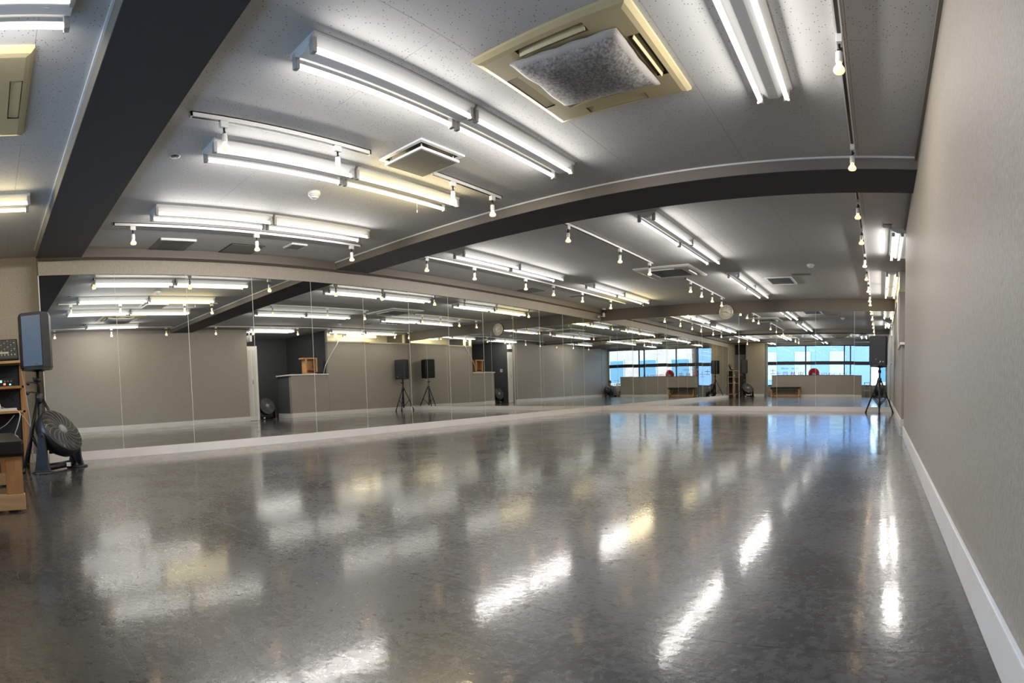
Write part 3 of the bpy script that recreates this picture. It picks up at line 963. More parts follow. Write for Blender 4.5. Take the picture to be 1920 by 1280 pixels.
MB().box((-0.18, -0.08, -0.014), (0.18, 0.08, -0.012)).build('face', M['panelgrey'], v)
v = empty('ceiling_grille', (-1.78, 10.10, H), 0, 'dark rectangular ceiling vent right of the clock, near the far wall', 'vent')
for a, b in (((-0.24, -0.36), (0.24, -0.32)), ((-0.24, 0.32), (0.24, 0.36)), ((-0.24, -0.32), (-0.20, 0.32)), ((0.20, -0.32), (0.24, 0.32))):
    MB().box((*a, -0.014), (*b, 0)).build('frame_bar', M['enamel'], v)
MB().box((-0.20, -0.32, -0.004), (0.20, 0.32, -0.002)).build('duct', M['slot'], v)
for k in range(5):
    MB().box((-0.20, -0.26 + 0.13 * k - 0.02, -0.012), (0.20, -0.26 + 0.13 * k + 0.02, -0.009)).build('slat', M['grey'], v)
v = empty('ceiling_plate', (-1.34, 9.55, H), 0, 'thin grey plate on the ceiling before the dark rectangular vent', 'plate')
MB().box((-0.16, -0.06, -0.010), (0.16, 0.06, 0), bev=0.003).build('cover', M['panelgrey'], v)
MB().box((-0.14, -0.045, -0.012), (0.14, 0.045, -0.010)).build('face', M['greyd'], v)
v = empty('ceiling_plate', (0.06, 7.02 - 0.35, H), 0, 'small dark plate on the ceiling before the wide four-tube batten', 'plate')
MB().box((-0.05, -0.07, -0.008), (0.05, 0.07, 0), bev=0.002).build('cover', M['grey'], v)
MB().box((-0.04, -0.06, -0.010), (0.04, 0.06, -0.008)).build('face', M['greyd'], v)
def detector(x, y, label):
    d = empty('smoke_detector', (x, y, H), 0, label, 'smoke detector', 'ceiling smoke detectors')
    MB().lathe([(0.055, 0), (0.056, -0.022), (0.050, -0.030)], 20).build('base', M['acwhite'], d)
    MB().lathe([(0.040, -0.030), (0.038, -0.046), (0.028, -0.054), (0.012, -0.056)], 20).build('head', M['rail'], d)
    MB().torus((0, 0, -0.040), 0.039, 0.003).build('vent_ring', M['grey'], d)
detector(-4.29, 2.90, 'round white smoke detector between two batten rows, by the warm batten')
detector(-1.09, 8.78, 'cream smoke detector beyond the middle beam, right of the wall clock')
v = empty('ceiling_hole', (-3.99, 1.49, H), 0, 'ragged dark hole in the ceiling board beside the near beam', 'hole')
MB().lathe([(0.036, 0), (0.042, -0.002), (0.038, -0.003)], 11).build('ragged_rim', M['enamel'], v)
MB().lathe([(0.034, -0.003), (0.030, -0.0035)], 9).build('opening', M['slot'], v)
MB().lathe([(0.010, -0.0035), (0.008, -0.010)], 8).build('fixing', M['grey'], v)

# ---- pull cords on two battens
for x, yy, lab in ((-3.85, 3.72, 'short pull cord under the warm batten by the hanging vent'), (-4.9, 11.1, 'short pull cord under the warm batten by the corner camera')):
    c = empty('pull_cord', (x, yy, H), 0, lab, 'cord', 'pull cords under warm battens')
    MB().tube([(0.02, 0, -0.05), (0.02, 0, -0.15)], 0.002, 5).build('string', M['rail'], c)
    MB().lathe([(0.002, -0.15), (0.005, -0.155), (0.005, -0.172), (0.002, -0.176)], 8, mat=Matrix.Translation((0.02, 0, 0))).build('toggle', M['rail'], c)

# ---- corner camera and clock
s = empty('security_camera', (-6.36, 12.16, H), 0, 'white and black security camera under the ceiling in the far left corner', 'camera')
MB().lathe([(0.045, 0), (0.045, -0.028), (0.036, -0.034)], 16).build('mount', M['enamel'], s)
MB().lathe([(0.030, -0.034), (0.055, -0.06), (0.050, -0.10), (0.020, -0.12)], 16).build('dome', M['black'], s)
MB().lathe([(0.026, -0.20), (0.036, -0.195), (0.030, -0.105), (0.020, -0.10)], 14, mat=Matrix.Translation((0.0, -0.02, 0))).build('barrel', M['acwhite'], s)
MB().tube([(0.0, -0.02, -0.18), (-0.11, -0.06, -0.19)], 0.006, 6).build('arm', M['holder'], s)
MB().lathe([(0.016, -0.212), (0.018, -0.19), (0.014, -0.168)], 10, mat=Matrix.Translation((-0.115, -0.06, 0))).build('sensor', M['enamel'], s)

ck = empty('wall_clock', (-3.43, YF - 0.004, 2.205), 0, 'round ivory wall clock with a silver rim above the far mirrors', 'clock')
RX = Matrix.Rotation(PI / 2, 4, 'X')
MB().lathe([(0.150, 0.0), (0.163, 0.004), (0.166, 0.024), (0.158, 0.036), (0.146, 0.036), (0.144, 0.014)], 40, mat=RX, cap=False).build('rim', M['clockrim'], ck)
MB().lathe([(0.146, 0.012), (0.146, 0.018)], 40, mat=RX).build('face', M['clockface'], ck)
for k in range(1, 13):
    a = PI / 2 - k * PI / 6
    text_mesh(str(k), 0.036, 'numeral', M['ink'], ck, (0.112 * math.cos(a), -0.0185, 0.112 * math.sin(a) - 0.013), RT, 0.0005)
def hand(nm, ang, L, w):
    a = PI / 2 - ang
    d, e = Vector((math.cos(a), 0, math.sin(a))), Vector((-math.sin(a), 0, math.cos(a)))
    v_ = [d * -0.02 + e * w, d * -0.02 - e * w, d * L - e * w * 0.5, d * L + e * w * 0.5]
    v_ = [Vector((q.x, -0.022, q.z)) for q in v_] + [Vector((q.x, -0.024, q.z)) for q in v_]
    MB().add(v_, [(0, 1, 2, 3), (7, 6, 5, 4), (0, 4, 5, 1), (1, 5, 6, 2), (2, 6, 7, 3), (3, 7, 4, 0)]).build(nm, M['ink'], ck)
hand('hour_hand', math.radians(113), 0.075, 0.006)
hand('minute_hand', math.radians(46 * 6), 0.110, 0.005)

# ================================================================== things on the floor
# ---- loudspeakers on tripod stands
def loudspeaker(loc, rz, poly, h, label, grille_w, deep, style):
    """poly: plan outline, front edge at -y"""
    r = empty('loudspeaker', loc, rz, label, 'loudspeaker', 'loudspeakers on stands')
    def inset(k, dz): return [(x * k, y_ * k) for x, y_ in poly]
    b = MB()
    b.prism(poly, 'z', 0.02, h - 0.02)
    b.prism(inset(0.95, 0), 'z', 0.0, 0.02); b.prism(inset(0.95, 0), 'z', h - 0.02, h)
    b.build('cabinet', M['black'], r)
    yf = min(q[1] for q in poly)
    MB().box((-grille_w / 2, yf - 0.008, 0.035), (grille_w / 2, yf, h - 0.035), bev=0.003).build('grille', M['grill'] if style == 1 else M['black'], r)
    MB().box((0.03, yf - 0.010, 0.05), (0.055, yf - 0.008, 0.058)).build('badge', M['steel'], r)
    if style == 2:
        for x_ in (0.02, 0.075):
            MB().lathe([(0.012, 0), (0.010, 0.006)], 10, mat=Matrix.Translation((x_ + 0.04, yf - 0.008, 0.075)) @ RX).build('knob', M['steel'], r)
        MB().box((-0.05, yf - 0.011, 0.12), (-0.02, yf - 0.008, 0.135)).build('indicator', M['grey'], r)
    MB().box((-0.05, 0.0, -0.012), (0.05, 0.10, 0.0)).build('pole_socket', M['black'], r)
    return r
def tripod(loc, rz, zc, ztop, R, label, gr='tripod speaker stands'):
    r = empty('speaker_stand', loc, rz, label, 'speaker stand', gr)
    MB().tube([(0, 0, 0.10), (0, 0, zc + 0.05)], 0.022, 12).build('lower_tube', M['blackm'], r)
    MB().tube([(0, 0, zc), (0, 0, ztop)], 0.0165, 12).build('pole', M['blackm'], r)
    MB().lathe([(0.034, zc - 0.045), (0.040, zc - 0.03), (0.040, zc + 0.045), (0.028, zc + 0.055)], 14).build('collar', M['black'], r)
    MB().lathe([(0.030, zc + 0.17), (0.032, zc + 0.20), (0.024, zc + 0.22)], 12).build('clamp', M['black'], r)
    MB().tube([(0.02, 0, zc + 0.195), (0.075, 0, zc + 0.195)], 0.007, 6).tube([(0.06, 0, zc + 0.175), (0.085, 0, zc + 0.215)], 0.010, 6).build('knob', M['black'], r)
    MB().lathe([(0.026, 0.13), (0.030, 0.14), (0.030, 0.19), (0.026, 0.20)], 12).build('brace_collar', M['black'], r)
    for k in range(3):
        a = 2 * PI * k / 3
        c, s_ = math.cos(a), math.sin(a)
        l = MB().tube([(0.035 * c, 0.035 * s_, zc), (R * c, R * s_, 0.018)], 0.0145, 8).build('leg', M['blackm'], r)
        MB().tube([(R * c * 0.95, R * s_ * 0.95, 0.045), (R * c * 1.01, R * s_ * 1.01, 0.002)], 0.020, 8).build('rubber_foot', M['black'], l)
        t = 0.52
        MB().tube([(0.025 * c, 0.025 * s_, 0.165), ((0.035 + (R - 0.035) * t) * c, (0.035 + (R - 0.035) * t) * s_, zc + (0.018 - zc) * t)], 0.009, 6).build('brace', M['blackm'], r)
    return r
polyL = [(-0.105, -0.155), (0.105, -0.155), (0.165, -0.06), (0.150, 0.09), (0.10, 0.155), (-0.10, 0.155), (-0.150, 0.09), (-0.165, -0.06)]
polyR = [(-0.165, -0.17), (0.165, -0.17), (0.19, -0.14), (0.125, 0.17), (-0.125, 0.17), (-0.19, -0.14)]
tripod((-5.95, 0.58, 0), math.radians(-38), 0.74, 1.035, 0.36, 'black tripod speaker stand behind the round floor fan')
loudspeaker((-5.95, 0.58, 1.037), math.radians(70), polyL, 0.585, 'black loudspeaker with blue-lit front on the stand by the wooden shelf', 0.20, 0.34, 1)
tripod((-0.03, 11.86, 0), math.radians(-90), 0.68, 0.985, 0.33, 'black tripod speaker stand in the far right corner')
loudspeaker((-0.03, 11.86, 0.985), math.radians(-14), polyR, 0.60, 'black loudspeaker on the stand in the far right corner', 0.315, 0.34, 2)
# clamps with goosenecks on the left stand
g = empty('clamp_arm', (-5.925, 0.54, 0.90), 0, 'small black clamp arms fixed to the left speaker pole', 'clamp')
for z, dy in ((0.0, -0.07), (-0.10, -0.08)):
    MB().tube([(0.02, 0.02, z), (0.03, dy * 0.5, z + 0.012), (0.02, dy, z + 0.004)], 0.008, 6).build('arm', M['black'], g)
    MB().lathe([(0.012, -0.018), (0.018, -0.008), (0.018, 0.012), (0.008, 0.020)], 10, mat=Matrix.Translation((0.02, dy, z))).build('jaw', M['black'], g)

# ---- round floor fans
def floor_fan(loc, n, R, label, rz=None):
    r = empty('floor_fan', loc, 0, label, 'fan', 'round floor fans')
    nv = Vector(n).normalized()
    c = Vector((0, 0, R + 0.115))
    q = nv.to_track_quat('Z', 'Y').to_matrix().to_4x4()
    T = Matrix.Translation(c) @ q
    dr_ = MB()
    prof = [(R * 0.96, 0.055), (R, 0.045), (R * 1.01, 0.0), (R * 0.97, -0.07), (R * 0.80, -0.11), (R * 0.80, -0.105), (R * 0.93, -0.065), (R * 0.955, 0.0), (R * 0.945, 0.05)]
    nseg = 36
    vs_, fs_ = [], []
    for (rr, z) in prof:
        for k in range(nseg):
            a = 2 * PI * k / nseg
            vs_.append((rr * math.cos(a), rr * math.sin(a), z))
    m_ = len(prof)
    for i in range(m_):
        for k in range(nseg):
            fs_.append((i * nseg + k, i * nseg + (k + 1) % nseg, ((i + 1) % m_) * nseg + (k + 1) % nseg, ((i + 1) % m_) * nseg + k))
    dr_.add(vs_, fs_, 0, True, T).build('drum', M['black'], r)
    gr = MB()
    for rr in [0.12 + 0.037 * k for k in range(23)]:
        gr.torus((0, 0, 0.056 + 0.012 * (1 - rr)), R * rr, 0.0013, n=40, k=4, mat=T)
    gr.build('front_guard', M['grey'], r)
    for k in range(18):
        a = 2 * PI * k / 18
        pts = []
        for j in range(7):
            t = j / 6
            rr = R * (0.16 + 0.80 * t); aa = a + 0.55 * t * t
            pts.append((rr * math.cos(aa), rr * math.sin(aa), 0.059 + 0.010 * (1 - t)))
        MB().tube(pts, 0.0026, 5, mat=T).build('spoke', M['grey'], r)
    MB().lathe([(0.055, 0.055), (0.052, 0.072), (0.020, 0.076)], 20, mat=T).build('hub_badge', M['grey'], r)
    for k in range(5):
        a0 = 2 * PI * k / 5
        v_ = []
        for j in range(5):
            t = j / 4
            rr = R * (0.20 + 0.68 * t)
            for da, z in ((0.0, 0.018), (0.62 + 0.1 * t, -0.022)):
                v_.append((rr * math.cos(a0 + da), rr * math.sin(a0 + da), z))
        f_ = [(2 * j, 2 * j + 1, 2 * j + 3, 2 * j + 2) for j in range(4)]
        b_ = MB().add(v_, f_, 0, True, T).build('blade', M['black'], r)
        sm_ = b_.modifiers.new('thickness', 'SOLIDIFY'); sm_.thickness = 0.003
    MB().lathe([(0.07, -0.09), (0.075, -0.02), (0.06, 0.0)], 16, mat=T).build('motor', M['black'], r)
    for k in range(6):
        a = 2 * PI * k / 6
        MB().tube([(0.06 * math.cos(a), 0.06 * math.sin(a), -0.085), (R * 0.83 * math.cos(a), R * 0.83 * math.sin(a), -0.10)], 0.004, 5, mat=T).build('rear_strut', M['blackm'], r)
    side = Vector((0, 0, 1)).cross(nv).normalized()
    fwd = Vector((nv.x, nv.y, 0)).normalized()
    for sgn in (-1, 1):
        foot = side * (R + 0.022) * sgn
        a, b = foot + Vector((0, 0, 0.0)), foot + Vector((0, 0, R + 0.17))
        arm = MB()
        pts2 = [(-0.11, 0.0), (0.09, 0.0), (0.060, 0.10), (0.035, R + 0.09), (0.015, R + 0.135), (-0.015, R + 0.135), (-0.04, R + 0.09), (-0.085, 0.10)]
        w = side * 0.012
        vv = [foot + fwd * p_[0] + Vector((0, 0, p_[1])) - w for p_ in pts2] + [foot + fwd * p_[0] + Vector((0, 0, p_[1])) + w for p_ in pts2]
        k8 = len(pts2)
        arm.add(vv, [tuple(range(k8))[::-1], tuple(range(k8, 2 * k8))] + [(i, (i + 1) % k8, k8 + (i + 1) % k8, k8 + i) for i in range(k8)])
        arm.build('side_arm', M['black'], r)
        MB().tube([c + side * (R * 0.96) * sgn, foot + Vector((0, 0, c.z)) + side * 0.03 * sgn], 0.022, 10).build('pivot_knob', M['black'], r)
        MB().lathe([(0.115, 0), (0.11, 0.014), (0.05, 0.030)], 18, mat=Matrix.Translation(foot) @ Matrix.Diagonal((1.0, 1.0, 1, 1))).build('foot', M['black'], r)
    p1, p2 = side * (R + 0.03), side * -(R + 0.03)
    MB().tube([p1 - fwd * 0.02 + Vector((0, 0, 0.045)), p2 - fwd * 0.02 + Vector((0, 0, 0.045))], 0.035, 4).build('base_bar', M['black'], r)
    cc = fwd * 0.022 + Vector((0, 0, 0.045)) + side * 0.10
    MB().box((-0.022, -0.022, -0.018), (0.022, 0.022, 0.018), mat=Matrix.Translation(cc)).build('rating_plate', M['enamel'], r)
    return r
floor_fan((-5.76, 0.745, 0), (0.53, 0.54, 0.58), 0.262, 'round black floor fan tilted upwards in front of the left speaker stand')
floor_fan((0.62, 7.42, 0), (-0.93, 0.05, 0.30), 0.235, 'round black floor fan standing in the entrance beside the counter')

# ---- padded bench
b = empty('padded_bench', (-4.18, 0.015, 0), 0, 'low wooden bench with a black padded top at the left edge', 'bench')
BX, BY = 0.64, 0.20
MB().box((-BX - 0.02, -BY - 0.02, 0.345), (BX + 0.02, BY + 0.02, 0.445), bev=0.022).build('cushion', M['vinyl'], b)
MB().box((-BX, -BY, 0.335), (BX, BY, 0.347)).build('top_board', M['pine'], b)
for sx in (-1, 1):
    for sy in (-1, 1):
        MB().box((sx * BX, sy * BY, 0.11), (sx * (BX - 0.040), sy * (BY - 0.105), 0.336), bev=0.003).build('leg', M['pinev'], b)
    MB().box((sx * (BX + 0.002), -BY - 0.01, 0.012), (sx * (BX - 0.05), BY + 0.01, 0.112), bev=0.004).build('skid', M['palepine'], b)
    for sy in (-1, 1):
        MB().box((sx * BX * 0.985, sy * BY * 0.8, 0.0), (sx * (BX - 0.04), sy * BY * 0.5, 0.012)).build('pad', M['black'], b)
    a0, a1 = Vector((sx * (BX - 0.03), 0, 0.06)), Vector((sx * (BX - 0.30), 0, 0.335))
    MB().tube([a0, a1], 0.030, 4).build('diagonal_brace', M['pine'], b)
MB().box((-BX + 0.05, -0.02, 0.03), (BX - 0.05, 0.02, 0.09)).build('stretcher', M['pine'], b)

# ---- wooden shelf with studio equipment
SX0, SX1, SY0, SY1 = XLR + 0.02, XLR + 0.34, -0.55, 0.485
sh = empty('wooden_shelf', ((SX0 + SX1) / 2, (SY0 + SY1) / 2, 0), 0, 'orange pine shelf unit with three boards against the left wall', 'shelf')
hx, hy = (SX1 - SX0) / 2, (SY1 - SY0) / 2
SZ = (0.12, 0.60, 0.88, 1.165)
for z in SZ:
    MB().box((-hx, -hy, z), (hx, hy - (0.0 if z > 1 else 0.02), z + 0.028), bev=0.002).build('shelf_board', M['pine'] if z < 1 else M['palepine'], sh)
for sx in (-1, 1):
    for sy in (-1, 1):
        MB().box((sx * hx, sy * hy, 0), (sx * (hx - 0.028), sy * (hy - 0.048), 1.165), bev=0.002).build('post', M['pinev'], sh)
MB().box((-hx + 0.004, -hy + 0.03, 0.15), (-hx + 0.010, hy - 0.05, 1.16)).build('back_panel', M['navy'], sh)
# mixing desk on the top shelf, tilted to face the room
mx_ = empty('mixing_desk', (-6.57, 0.24, 1.193), 0, 'tilted grey mixing desk on the top shelf board', 'mixer')
TM = Matrix.Rotation(math.radians(62), 4, 'Y')
MB().box((-0.275, -0.19, 0.0), (0.0, 0.19, 0.055), mat=TM, bev=0.005).build('case', M['black'], mx_)
MB().box((-0.262, -0.178, 0.055), (-0.012, 0.178, 0.058), mat=TM).build('face_plate', plain('blue grey panel', (0.085, 0.095, 0.11), 0.4), mx_)
for i in range(6):
    for j in range(9):
        MB().lathe([(0.007, 0.058), (0.006, 0.070)], 7, mat=TM @ Matrix.Translation((-0.245 + 0.028 * i, -0.155 + 0.038 * j, 0))).build('knob', M['grey'] if (i + j) % 3 else M['enamel'], mx_)
for j in range(9):
    MB().box((-0.062, -0.160 + 0.038 * j, 0.058), (-0.045, -0.150 + 0.038 * j, 0.068), mat=TM).build('fader', M['enamel'], mx_)
MB().box((-0.10, -0.10, 0.0582), (-0.075, 0.08, 0.060), mat=TM).build('display_strip', M['acwhite'], mx_)
# player on the middle board
pl = empty('audio_player', (-6.55, 0.22, 0.908), 0, 'small black audio player with coloured lights on the second shelf board', 'audio player')
MB().box((-0.10, -0.15, 0.0), (0.09, 0.15, 0.085), bev=0.005).build('case', M['black'], pl)
MB().box((0.09, -0.10, 0.045), (0.092, 0.0, 0.070)).build('display', M['led_g'], pl)
for k in range(3):
    MB().lathe([(0.012, 0), (0.010, 0.012)], 9, mat=Matrix.Translation((0.09, 0.03 + 0.036 * k, 0.055)) @ Matrix.Rotation(PI / 2, 4, 'Y')).build('knob', M['grey'], pl)
MB().box((0.09, 0.015, 0.015), (0.093, 0.04, 0.035)).build('red_light', M['led_r'], pl)
MB().box((0.09, 0.08, 0.012), (0.093, 0.10, 0.028)).build('green_light', M['led_g'], pl)
# power strip
ps = empty('power_strip', (-6.47, 0.22, 0.628), 0, 'white power strip lying on the third shelf board', 'power strip')
MB().box((-0.025, -0.20, 0), (0.025, 0.15, 0.032), bev=0.004).build('case', M['enamel'], ps)
for k in range(5):
    MB().box((-0.012, -0.17 + 0.06 * k, 0.032), (0.012, -0.14 + 0.06 * k, 0.0335)).build('outlet', M['grey'], ps)
MB().lathe([(0.022, 0.032), (0.018, 0.055), (0.006, 0.105), (0.004, 0.11)], 10, mat=Matrix.Translation((0, -0.045, 0))).build('plug', M['enamel'], ps)
# cables
def cable(pts, r, mat, label):
    P_ = [Vector(p) for p in pts]
    out = []
    for i in range(len(P_) - 1):
        p0, p1, p2, p3 = P_[max(i - 1, 0)], P_[i], P_[i + 1], P_[min(i + 2, len(P_) - 1)]
        for k in range(6):
            t = k / 6
            out.append(0.5 * ((2 * p1) + (-p0 + p2) * t + (2 * p0 - 5 * p1 + 4 * p2 - p3) * t * t + (-p0 + 3 * p1 - 3 * p2 + p3) * t ** 3))
    out.append(P_[-1])
    tag(MB().tube(out, r, 6).build('cable', mat), label, 'cable', 'loose cables by the shelf')
cable([(-6.42, 0.44, 1.10), (-6.40, 0.47, 0.85), (-6.38, 0.50, 0.55), (-6.40, 0.52, 0.25), (-6.42, 0.50, 0.005)], 0.006, M['cable'], 'grey cable running down beside the shelf post and speaker stand')
cable([(-6.47, 0.36, 0.64), (-6.40, 0.40, 0.58), (-6.40, 0.36, 0.44), (-6.42, 0.33, 0.36), (-6.45, 0.37, 0.30), (-6.45, 0.36, 0.006)], 0.006, M['enamel'], 'white cable hanging from the power strip over the shelf post')
cable([(-6.44, 0.40, 0.60), (-6.38, 0.47, 0.50), (-6.36, 0.52, 0.38), (-6.38, 0.50, 0.20), (-6.36, 0.55, 0.005)], 0.005, M['cable'], 'thin grey cable looping outside the shelf post')
cable([(-6.60, 0.38, 0.87), (-6.56, 0.30, 0.80), (-6.55, 0.36, 0.72), (-6.56, 0.26, 0.66), (-6.58, 0.20, 0.635)], 0.006, M['cableb'], 'black cable drooping between the second and third shelf boards')
cable([(-6.55, 0.02, 0.84), (-6.52, 0.10, 0.76), (-6.54, 0.16, 0.70), (-6.52, 0.24, 0.66)], 0.004, M['cable'], 'thin grey cable slanting above the power strip')
cable([(-6.55, -0.02, 0.59), (-6.50, 0.12, 0.46), (-6.52, 0.22, 0.36), (-6.50, 0.30, 0.22), (-6.52, 0.20, 0.155)], 0.005, M['cableb'], 'black cable hanging below the third shelf board')
cable([(-6.47, 0.34, 0.58), (-6.44, 0.24, 0.48), (-6.45, 0.10, 0.40), (-6.46, -0.05, 0.30)], 0.004, M['cable'], 'thin grey cable crossing below the third shelf board')

# ---- wooden crate and monitor on the counter
cr = empty('wooden_crate', (0.48, 8.80, 1.20), math.radians(0), 'tilted orange wooden crate standing on the reception counter', 'crate')
RY = Matrix.Rotation(math.radians(-16), 4, 'X')
for a, b_ in (((-0.10, -0.20, 0.42), (0.10, 0.20, 0.46)), ((-0.10, -0.20, 0.0), (0.10, -0.15, 0.42)), ((-0.10, 0.15, 0.06), (0.10, 0.20, 0.42)), ((0.08, -0.15, 0.03), (0.10, 0.15, 0.42))):
    MB().box((a[0], a[1] - (0.10 * a[2] / 0.42 if a[1] < -0.1 else 0), a[2]), b_, bev=0.003).build('plank', M['pine'], cr)
MB().box((-0.08, -0.15, 0.10), (0.08, 0.15, 0.13)).build('inner_shelf', plain('red brown wood', (0.25, 0.07, 0.03), 0.5), cr)
MB().box((-0.09, -0.16, 0.0), (0.09, 0.18, 0.03)).build('base', M['pine'], cr)
mo = empty('monitor', (0.50, 9.14, 1.20), math.radians(20), 'thin black monitor beside the wooden crate on the counter', 'monitor')
MB().box((-0.02, -0.05, 0.04), (0.0, 0.12, 0.42), bev=0.004).build('screen', M['black'], mo)
MB().box((-0.06, -0.02, 0), (0.08, 0.09, 0.012)).build('base', M['black'], mo)
MB().tube([(0.0, 0.035, 0.01), (0.0, 0.035, 0.10)], 0.012, 8).build('neck', M['black'], mo)
cb = tag(MB().tube([(0.27, 9.12, 1.205), (0.262, 9.20, 1.45), (0.262, 9.40, 1.75), (0.262, 9.62, 2.02), (0.27, 9.68, 2.12)], 0.008, 6).build('cable', M['enamel']), 'white cable rising from the counter to the transom', 'cable')
tagb = tag(MB().box((0.268, 10.55, 2.105), (0.2745, 10.85, 2.132)).box((0.266, 10.60, 2.108), (0.268, 10.80, 2.128)).build('yellow_tag', M['tagy']), 'yellow tag stuck on the transom sill', 'tag')

# ---- things beyond the partition's right end and left end
st = empty('step_stool', (-0.62, -0.75, 0), 0, 'small pale step stool behind the end of the low partition', 'stool')
for sx in (-0.12, 0.12):
    for sy in (-0.10, 0.10):
        MB().box((sx - 0.014, sy - 0.014, 0), (sx + 0.014, sy + 0.014, 0.62)).build('leg', M['palepine'], st)
MB().box((-0.15, -0.13, 0.62), (0.15, 0.13, 0.65), bev=0.003).build('seat', M['white'], st)
MB().box((-0.15, -0.13, 0.28), (0.15, 0.13, 0.305), bev=0.003).build('step', M['white'], st)
rk = empty('metal_rack', (-0.28, -1.0, 0), 0, 'slim white metal rack standing under the window', 'rack')
for sx in (-0.09, 0.0, 0.09):
    MB().tube([(sx, 0, 0.05), (sx, 0, 0.82)], 0.008, 6).build('upright', M['enamel'], rk)
for z in (0.45, 0.80):
    MB().tube([(-0.11, 0, z), (0.11, 0, z)], 0.008, 6).build('crossbar', M['enamel'], rk)
MB().box((-0.12, -0.06, 0), (0.12, 0.06, 0.06), bev=0.005).build('base', M['black'], rk)
def blob(name, mat, parent, c, r, seg=14, rings=10, jit=0.0):
    mb = MB(); vs_, fs_ = [], []
    for j in range(rings + 1):
        ph = PI * j / rings
        for i in range(seg):
            th = 2 * PI * i / seg
            k = 1 + jit * math.sin(3 * th + 2 * ph) * math.sin(ph)
            vs_.append((c[0] + r[0] * k * math.sin(ph) * math.cos(th), c[1] + r[1] * k * math.sin(ph) * math.sin(th), c[2] + r[2] * math.cos(ph)))
    for j in range(rings):
        for i in range(seg):
            fs_.append((j * seg + i, j * seg + (i + 1) % seg, (j + 1) * seg + (i + 1) % seg, (j + 1) * seg + i))
    mb.add(vs_, fs_, 0, True)
    return mb.build(name, mat, parent)
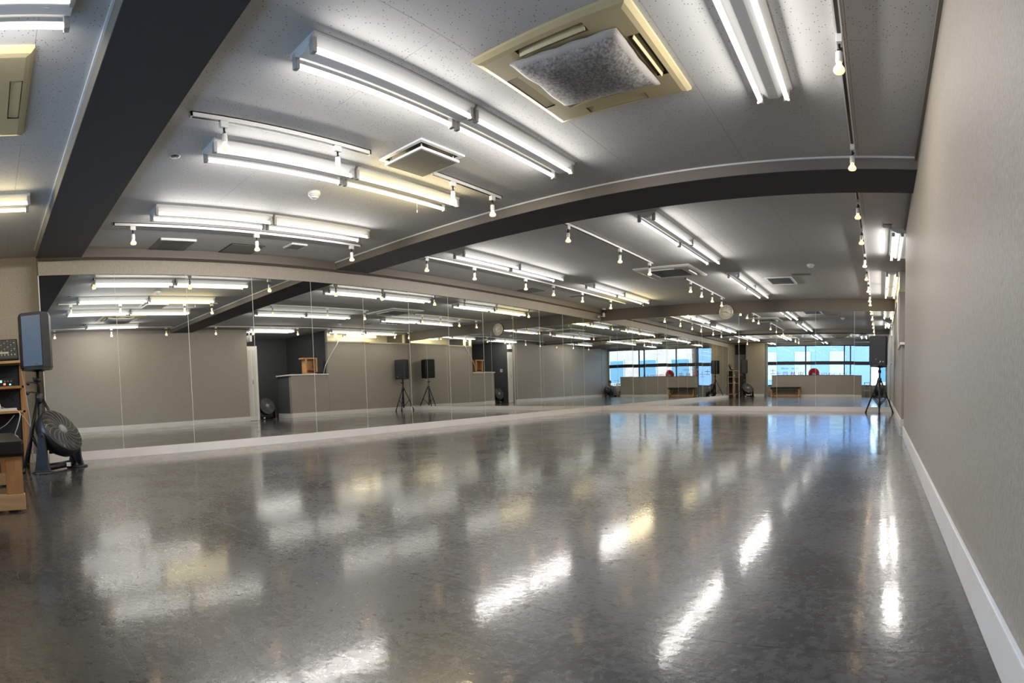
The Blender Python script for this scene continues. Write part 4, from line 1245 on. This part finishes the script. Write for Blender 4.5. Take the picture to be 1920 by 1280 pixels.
# ---- the person taking the picture, sitting low on the floor behind the viewpoint
def person():
    root = empty('person', (-0.10, -0.62, 0), 0, 'person in grey-blue shirt crouching low on the floor to take the picture', 'person')
    J = {
        'pelvis': ((0, -0.12, 0.13), 0.115), 'waist': ((0, -0.12, 0.26), 0.105), 'chest': ((0, -0.07, 0.42), 0.120), 'neck0': ((0, -0.04, 0.55), 0.060),
        'neck': ((0, -0.02, 0.60), 0.046), 'head': ((0, 0.005, 0.68), 0.076), 'top': ((0, -0.005, 0.775), 0.060),
        'lsh': ((-0.15, -0.05, 0.51), 0.058), 'lel': ((-0.20, 0.13, 0.38), 0.040), 'lwr': ((-0.07, 0.27, 0.50), 0.027),
        'rsh': ((0.15, -0.05, 0.51), 0.058), 'rel': ((0.20, 0.13, 0.38), 0.040), 'rwr': ((0.07, 0.27, 0.50), 0.027),
        'lhip': ((-0.09, -0.10, 0.13), 0.085), 'lkn': ((-0.17, 0.22, 0.36), 0.056), 'lan': ((-0.13, 0.10, 0.05), 0.038), 'lto': ((-0.14, 0.27, 0.035), 0.032),
        'rhip': ((0.09, -0.10, 0.13), 0.085), 'rkn': ((0.17, 0.22, 0.36), 0.056), 'ran': ((0.13, 0.10, 0.05), 0.038), 'rto': ((0.14, 0.27, 0.035), 0.032),
    }
    E_ = [('pelvis', 'waist'), ('waist', 'chest'), ('chest', 'neck0'), ('neck0', 'neck'), ('neck', 'head'), ('head', 'top'),
          ('chest', 'lsh'), ('lsh', 'lel'), ('lel', 'lwr'), ('chest', 'rsh'), ('rsh', 'rel'), ('rel', 'rwr'),
          ('pelvis', 'lhip'), ('lhip', 'lkn'), ('lkn', 'lan'), ('lan', 'lto'), ('pelvis', 'rhip'), ('rhip', 'rkn'), ('rkn', 'ran'), ('ran', 'rto')]
    for s_, w in ((-1, 'lwr'), (1, 'rwr')):
        b0 = Vector(J[w][0])
        J[w + 'p'] = (tuple(b0 + Vector((-s_ * 0.02, 0.05, 0.03))), 0.026); E_.append((w, w + 'p'))
        for k in range(4):
            f1 = b0 + Vector((-s_ * (0.028 + 0.002 * k), 0.085, 0.055 - 0.018 * k)); f2 = f1 + Vector((-s_ * 0.030, 0.006, 0.004))
            J[f'{w}f{k}a'] = (tuple(f1), 0.0085); J[f'{w}f{k}b'] = (tuple(f2), 0.0075)
            E_ += [(w + 'p', f'{w}f{k}a'), (f'{w}f{k}a', f'{w}f{k}b')]
        t1 = b0 + Vector((-s_ * 0.045, 0.03, 0.055)); t2 = t1 + Vector((-s_ * 0.012, 0.028, 0.012))
        J[w + 't1'] = (tuple(t1), 0.010); J[w + 't2'] = (tuple(t2), 0.008); E_ += [(w, w + 't1'), (w + 't1', w + 't2')]
    names = list(J)
    me = bpy.data.meshes.new('body')
    me.from_pydata([J[n_][0] for n_ in names], [(names.index(a), names.index(c)) for a, c in E_], [])
    o = bpy.data.objects.new('body', me); COL.objects.link(o)
    o.modifiers.new('skin', 'SKIN')
    for i, n_ in enumerate(names):
        sv = me.skin_vertices[0].data[i]
        sv.radius = (J[n_][1], J[n_][1]); sv.use_root = (n_ == 'pelvis')
    sb = o.modifiers.new('sub', 'SUBSURF'); sb.levels = 2; sb.render_levels = 2
    dg = bpy.context.evaluated_depsgraph_get()
    m2 = bpy.data.meshes.new_from_object(o.evaluated_get(dg))
    bpy.data.objects.remove(o)
    m2.name = 'body'
    m2.materials.clear()
    for k in ('skin', 'cloth', 'pants', 'black'): m2.materials.append(M[k])
    for p_ in m2.polygons:
        c = p_.center; p_.use_smooth = True
        if c.z > 0.585 or (c.y > 0.245 and 0.42 < c.z < 0.62): p_.material_index = 0
        elif c.z > 0.26 and (c.y < 0.10 or (abs(c.x) < 0.26 and c.z > 0.345 and c.y < 0.26 and not (c.y > 0.12 and abs(c.x) < 0.21 and c.z < 0.39 and c.y > 0.17))): p_.material_index = 1
        elif c.z < 0.075 and c.y > 0.06: p_.material_index = 3
        else: p_.material_index = 2
    ob = bpy.data.objects.new('body', m2); COL.objects.link(ob); ob.parent = root
    blob('hair', M['hair'], root, (0, -0.028, 0.722), (0.088, 0.092, 0.098))
    blob('nose', M['skin'], root, (0, 0.082, 0.685), (0.011, 0.014, 0.018), 8, 6)
    for sx in (-1, 1):
        blob('eye', M['ink'], root, (sx * 0.028, 0.071, 0.705), (0.010, 0.006, 0.006), 8, 6)
        blob('ear', M['skin'], root, (sx * 0.082, 0.005, 0.690), (0.010, 0.018, 0.026), 8, 6)
    blob('mouth', plain('lips', (0.40, 0.14, 0.12), 0.5), root, (0, 0.074, 0.652), (0.022, 0.006, 0.006), 8, 6)
    return root
person()
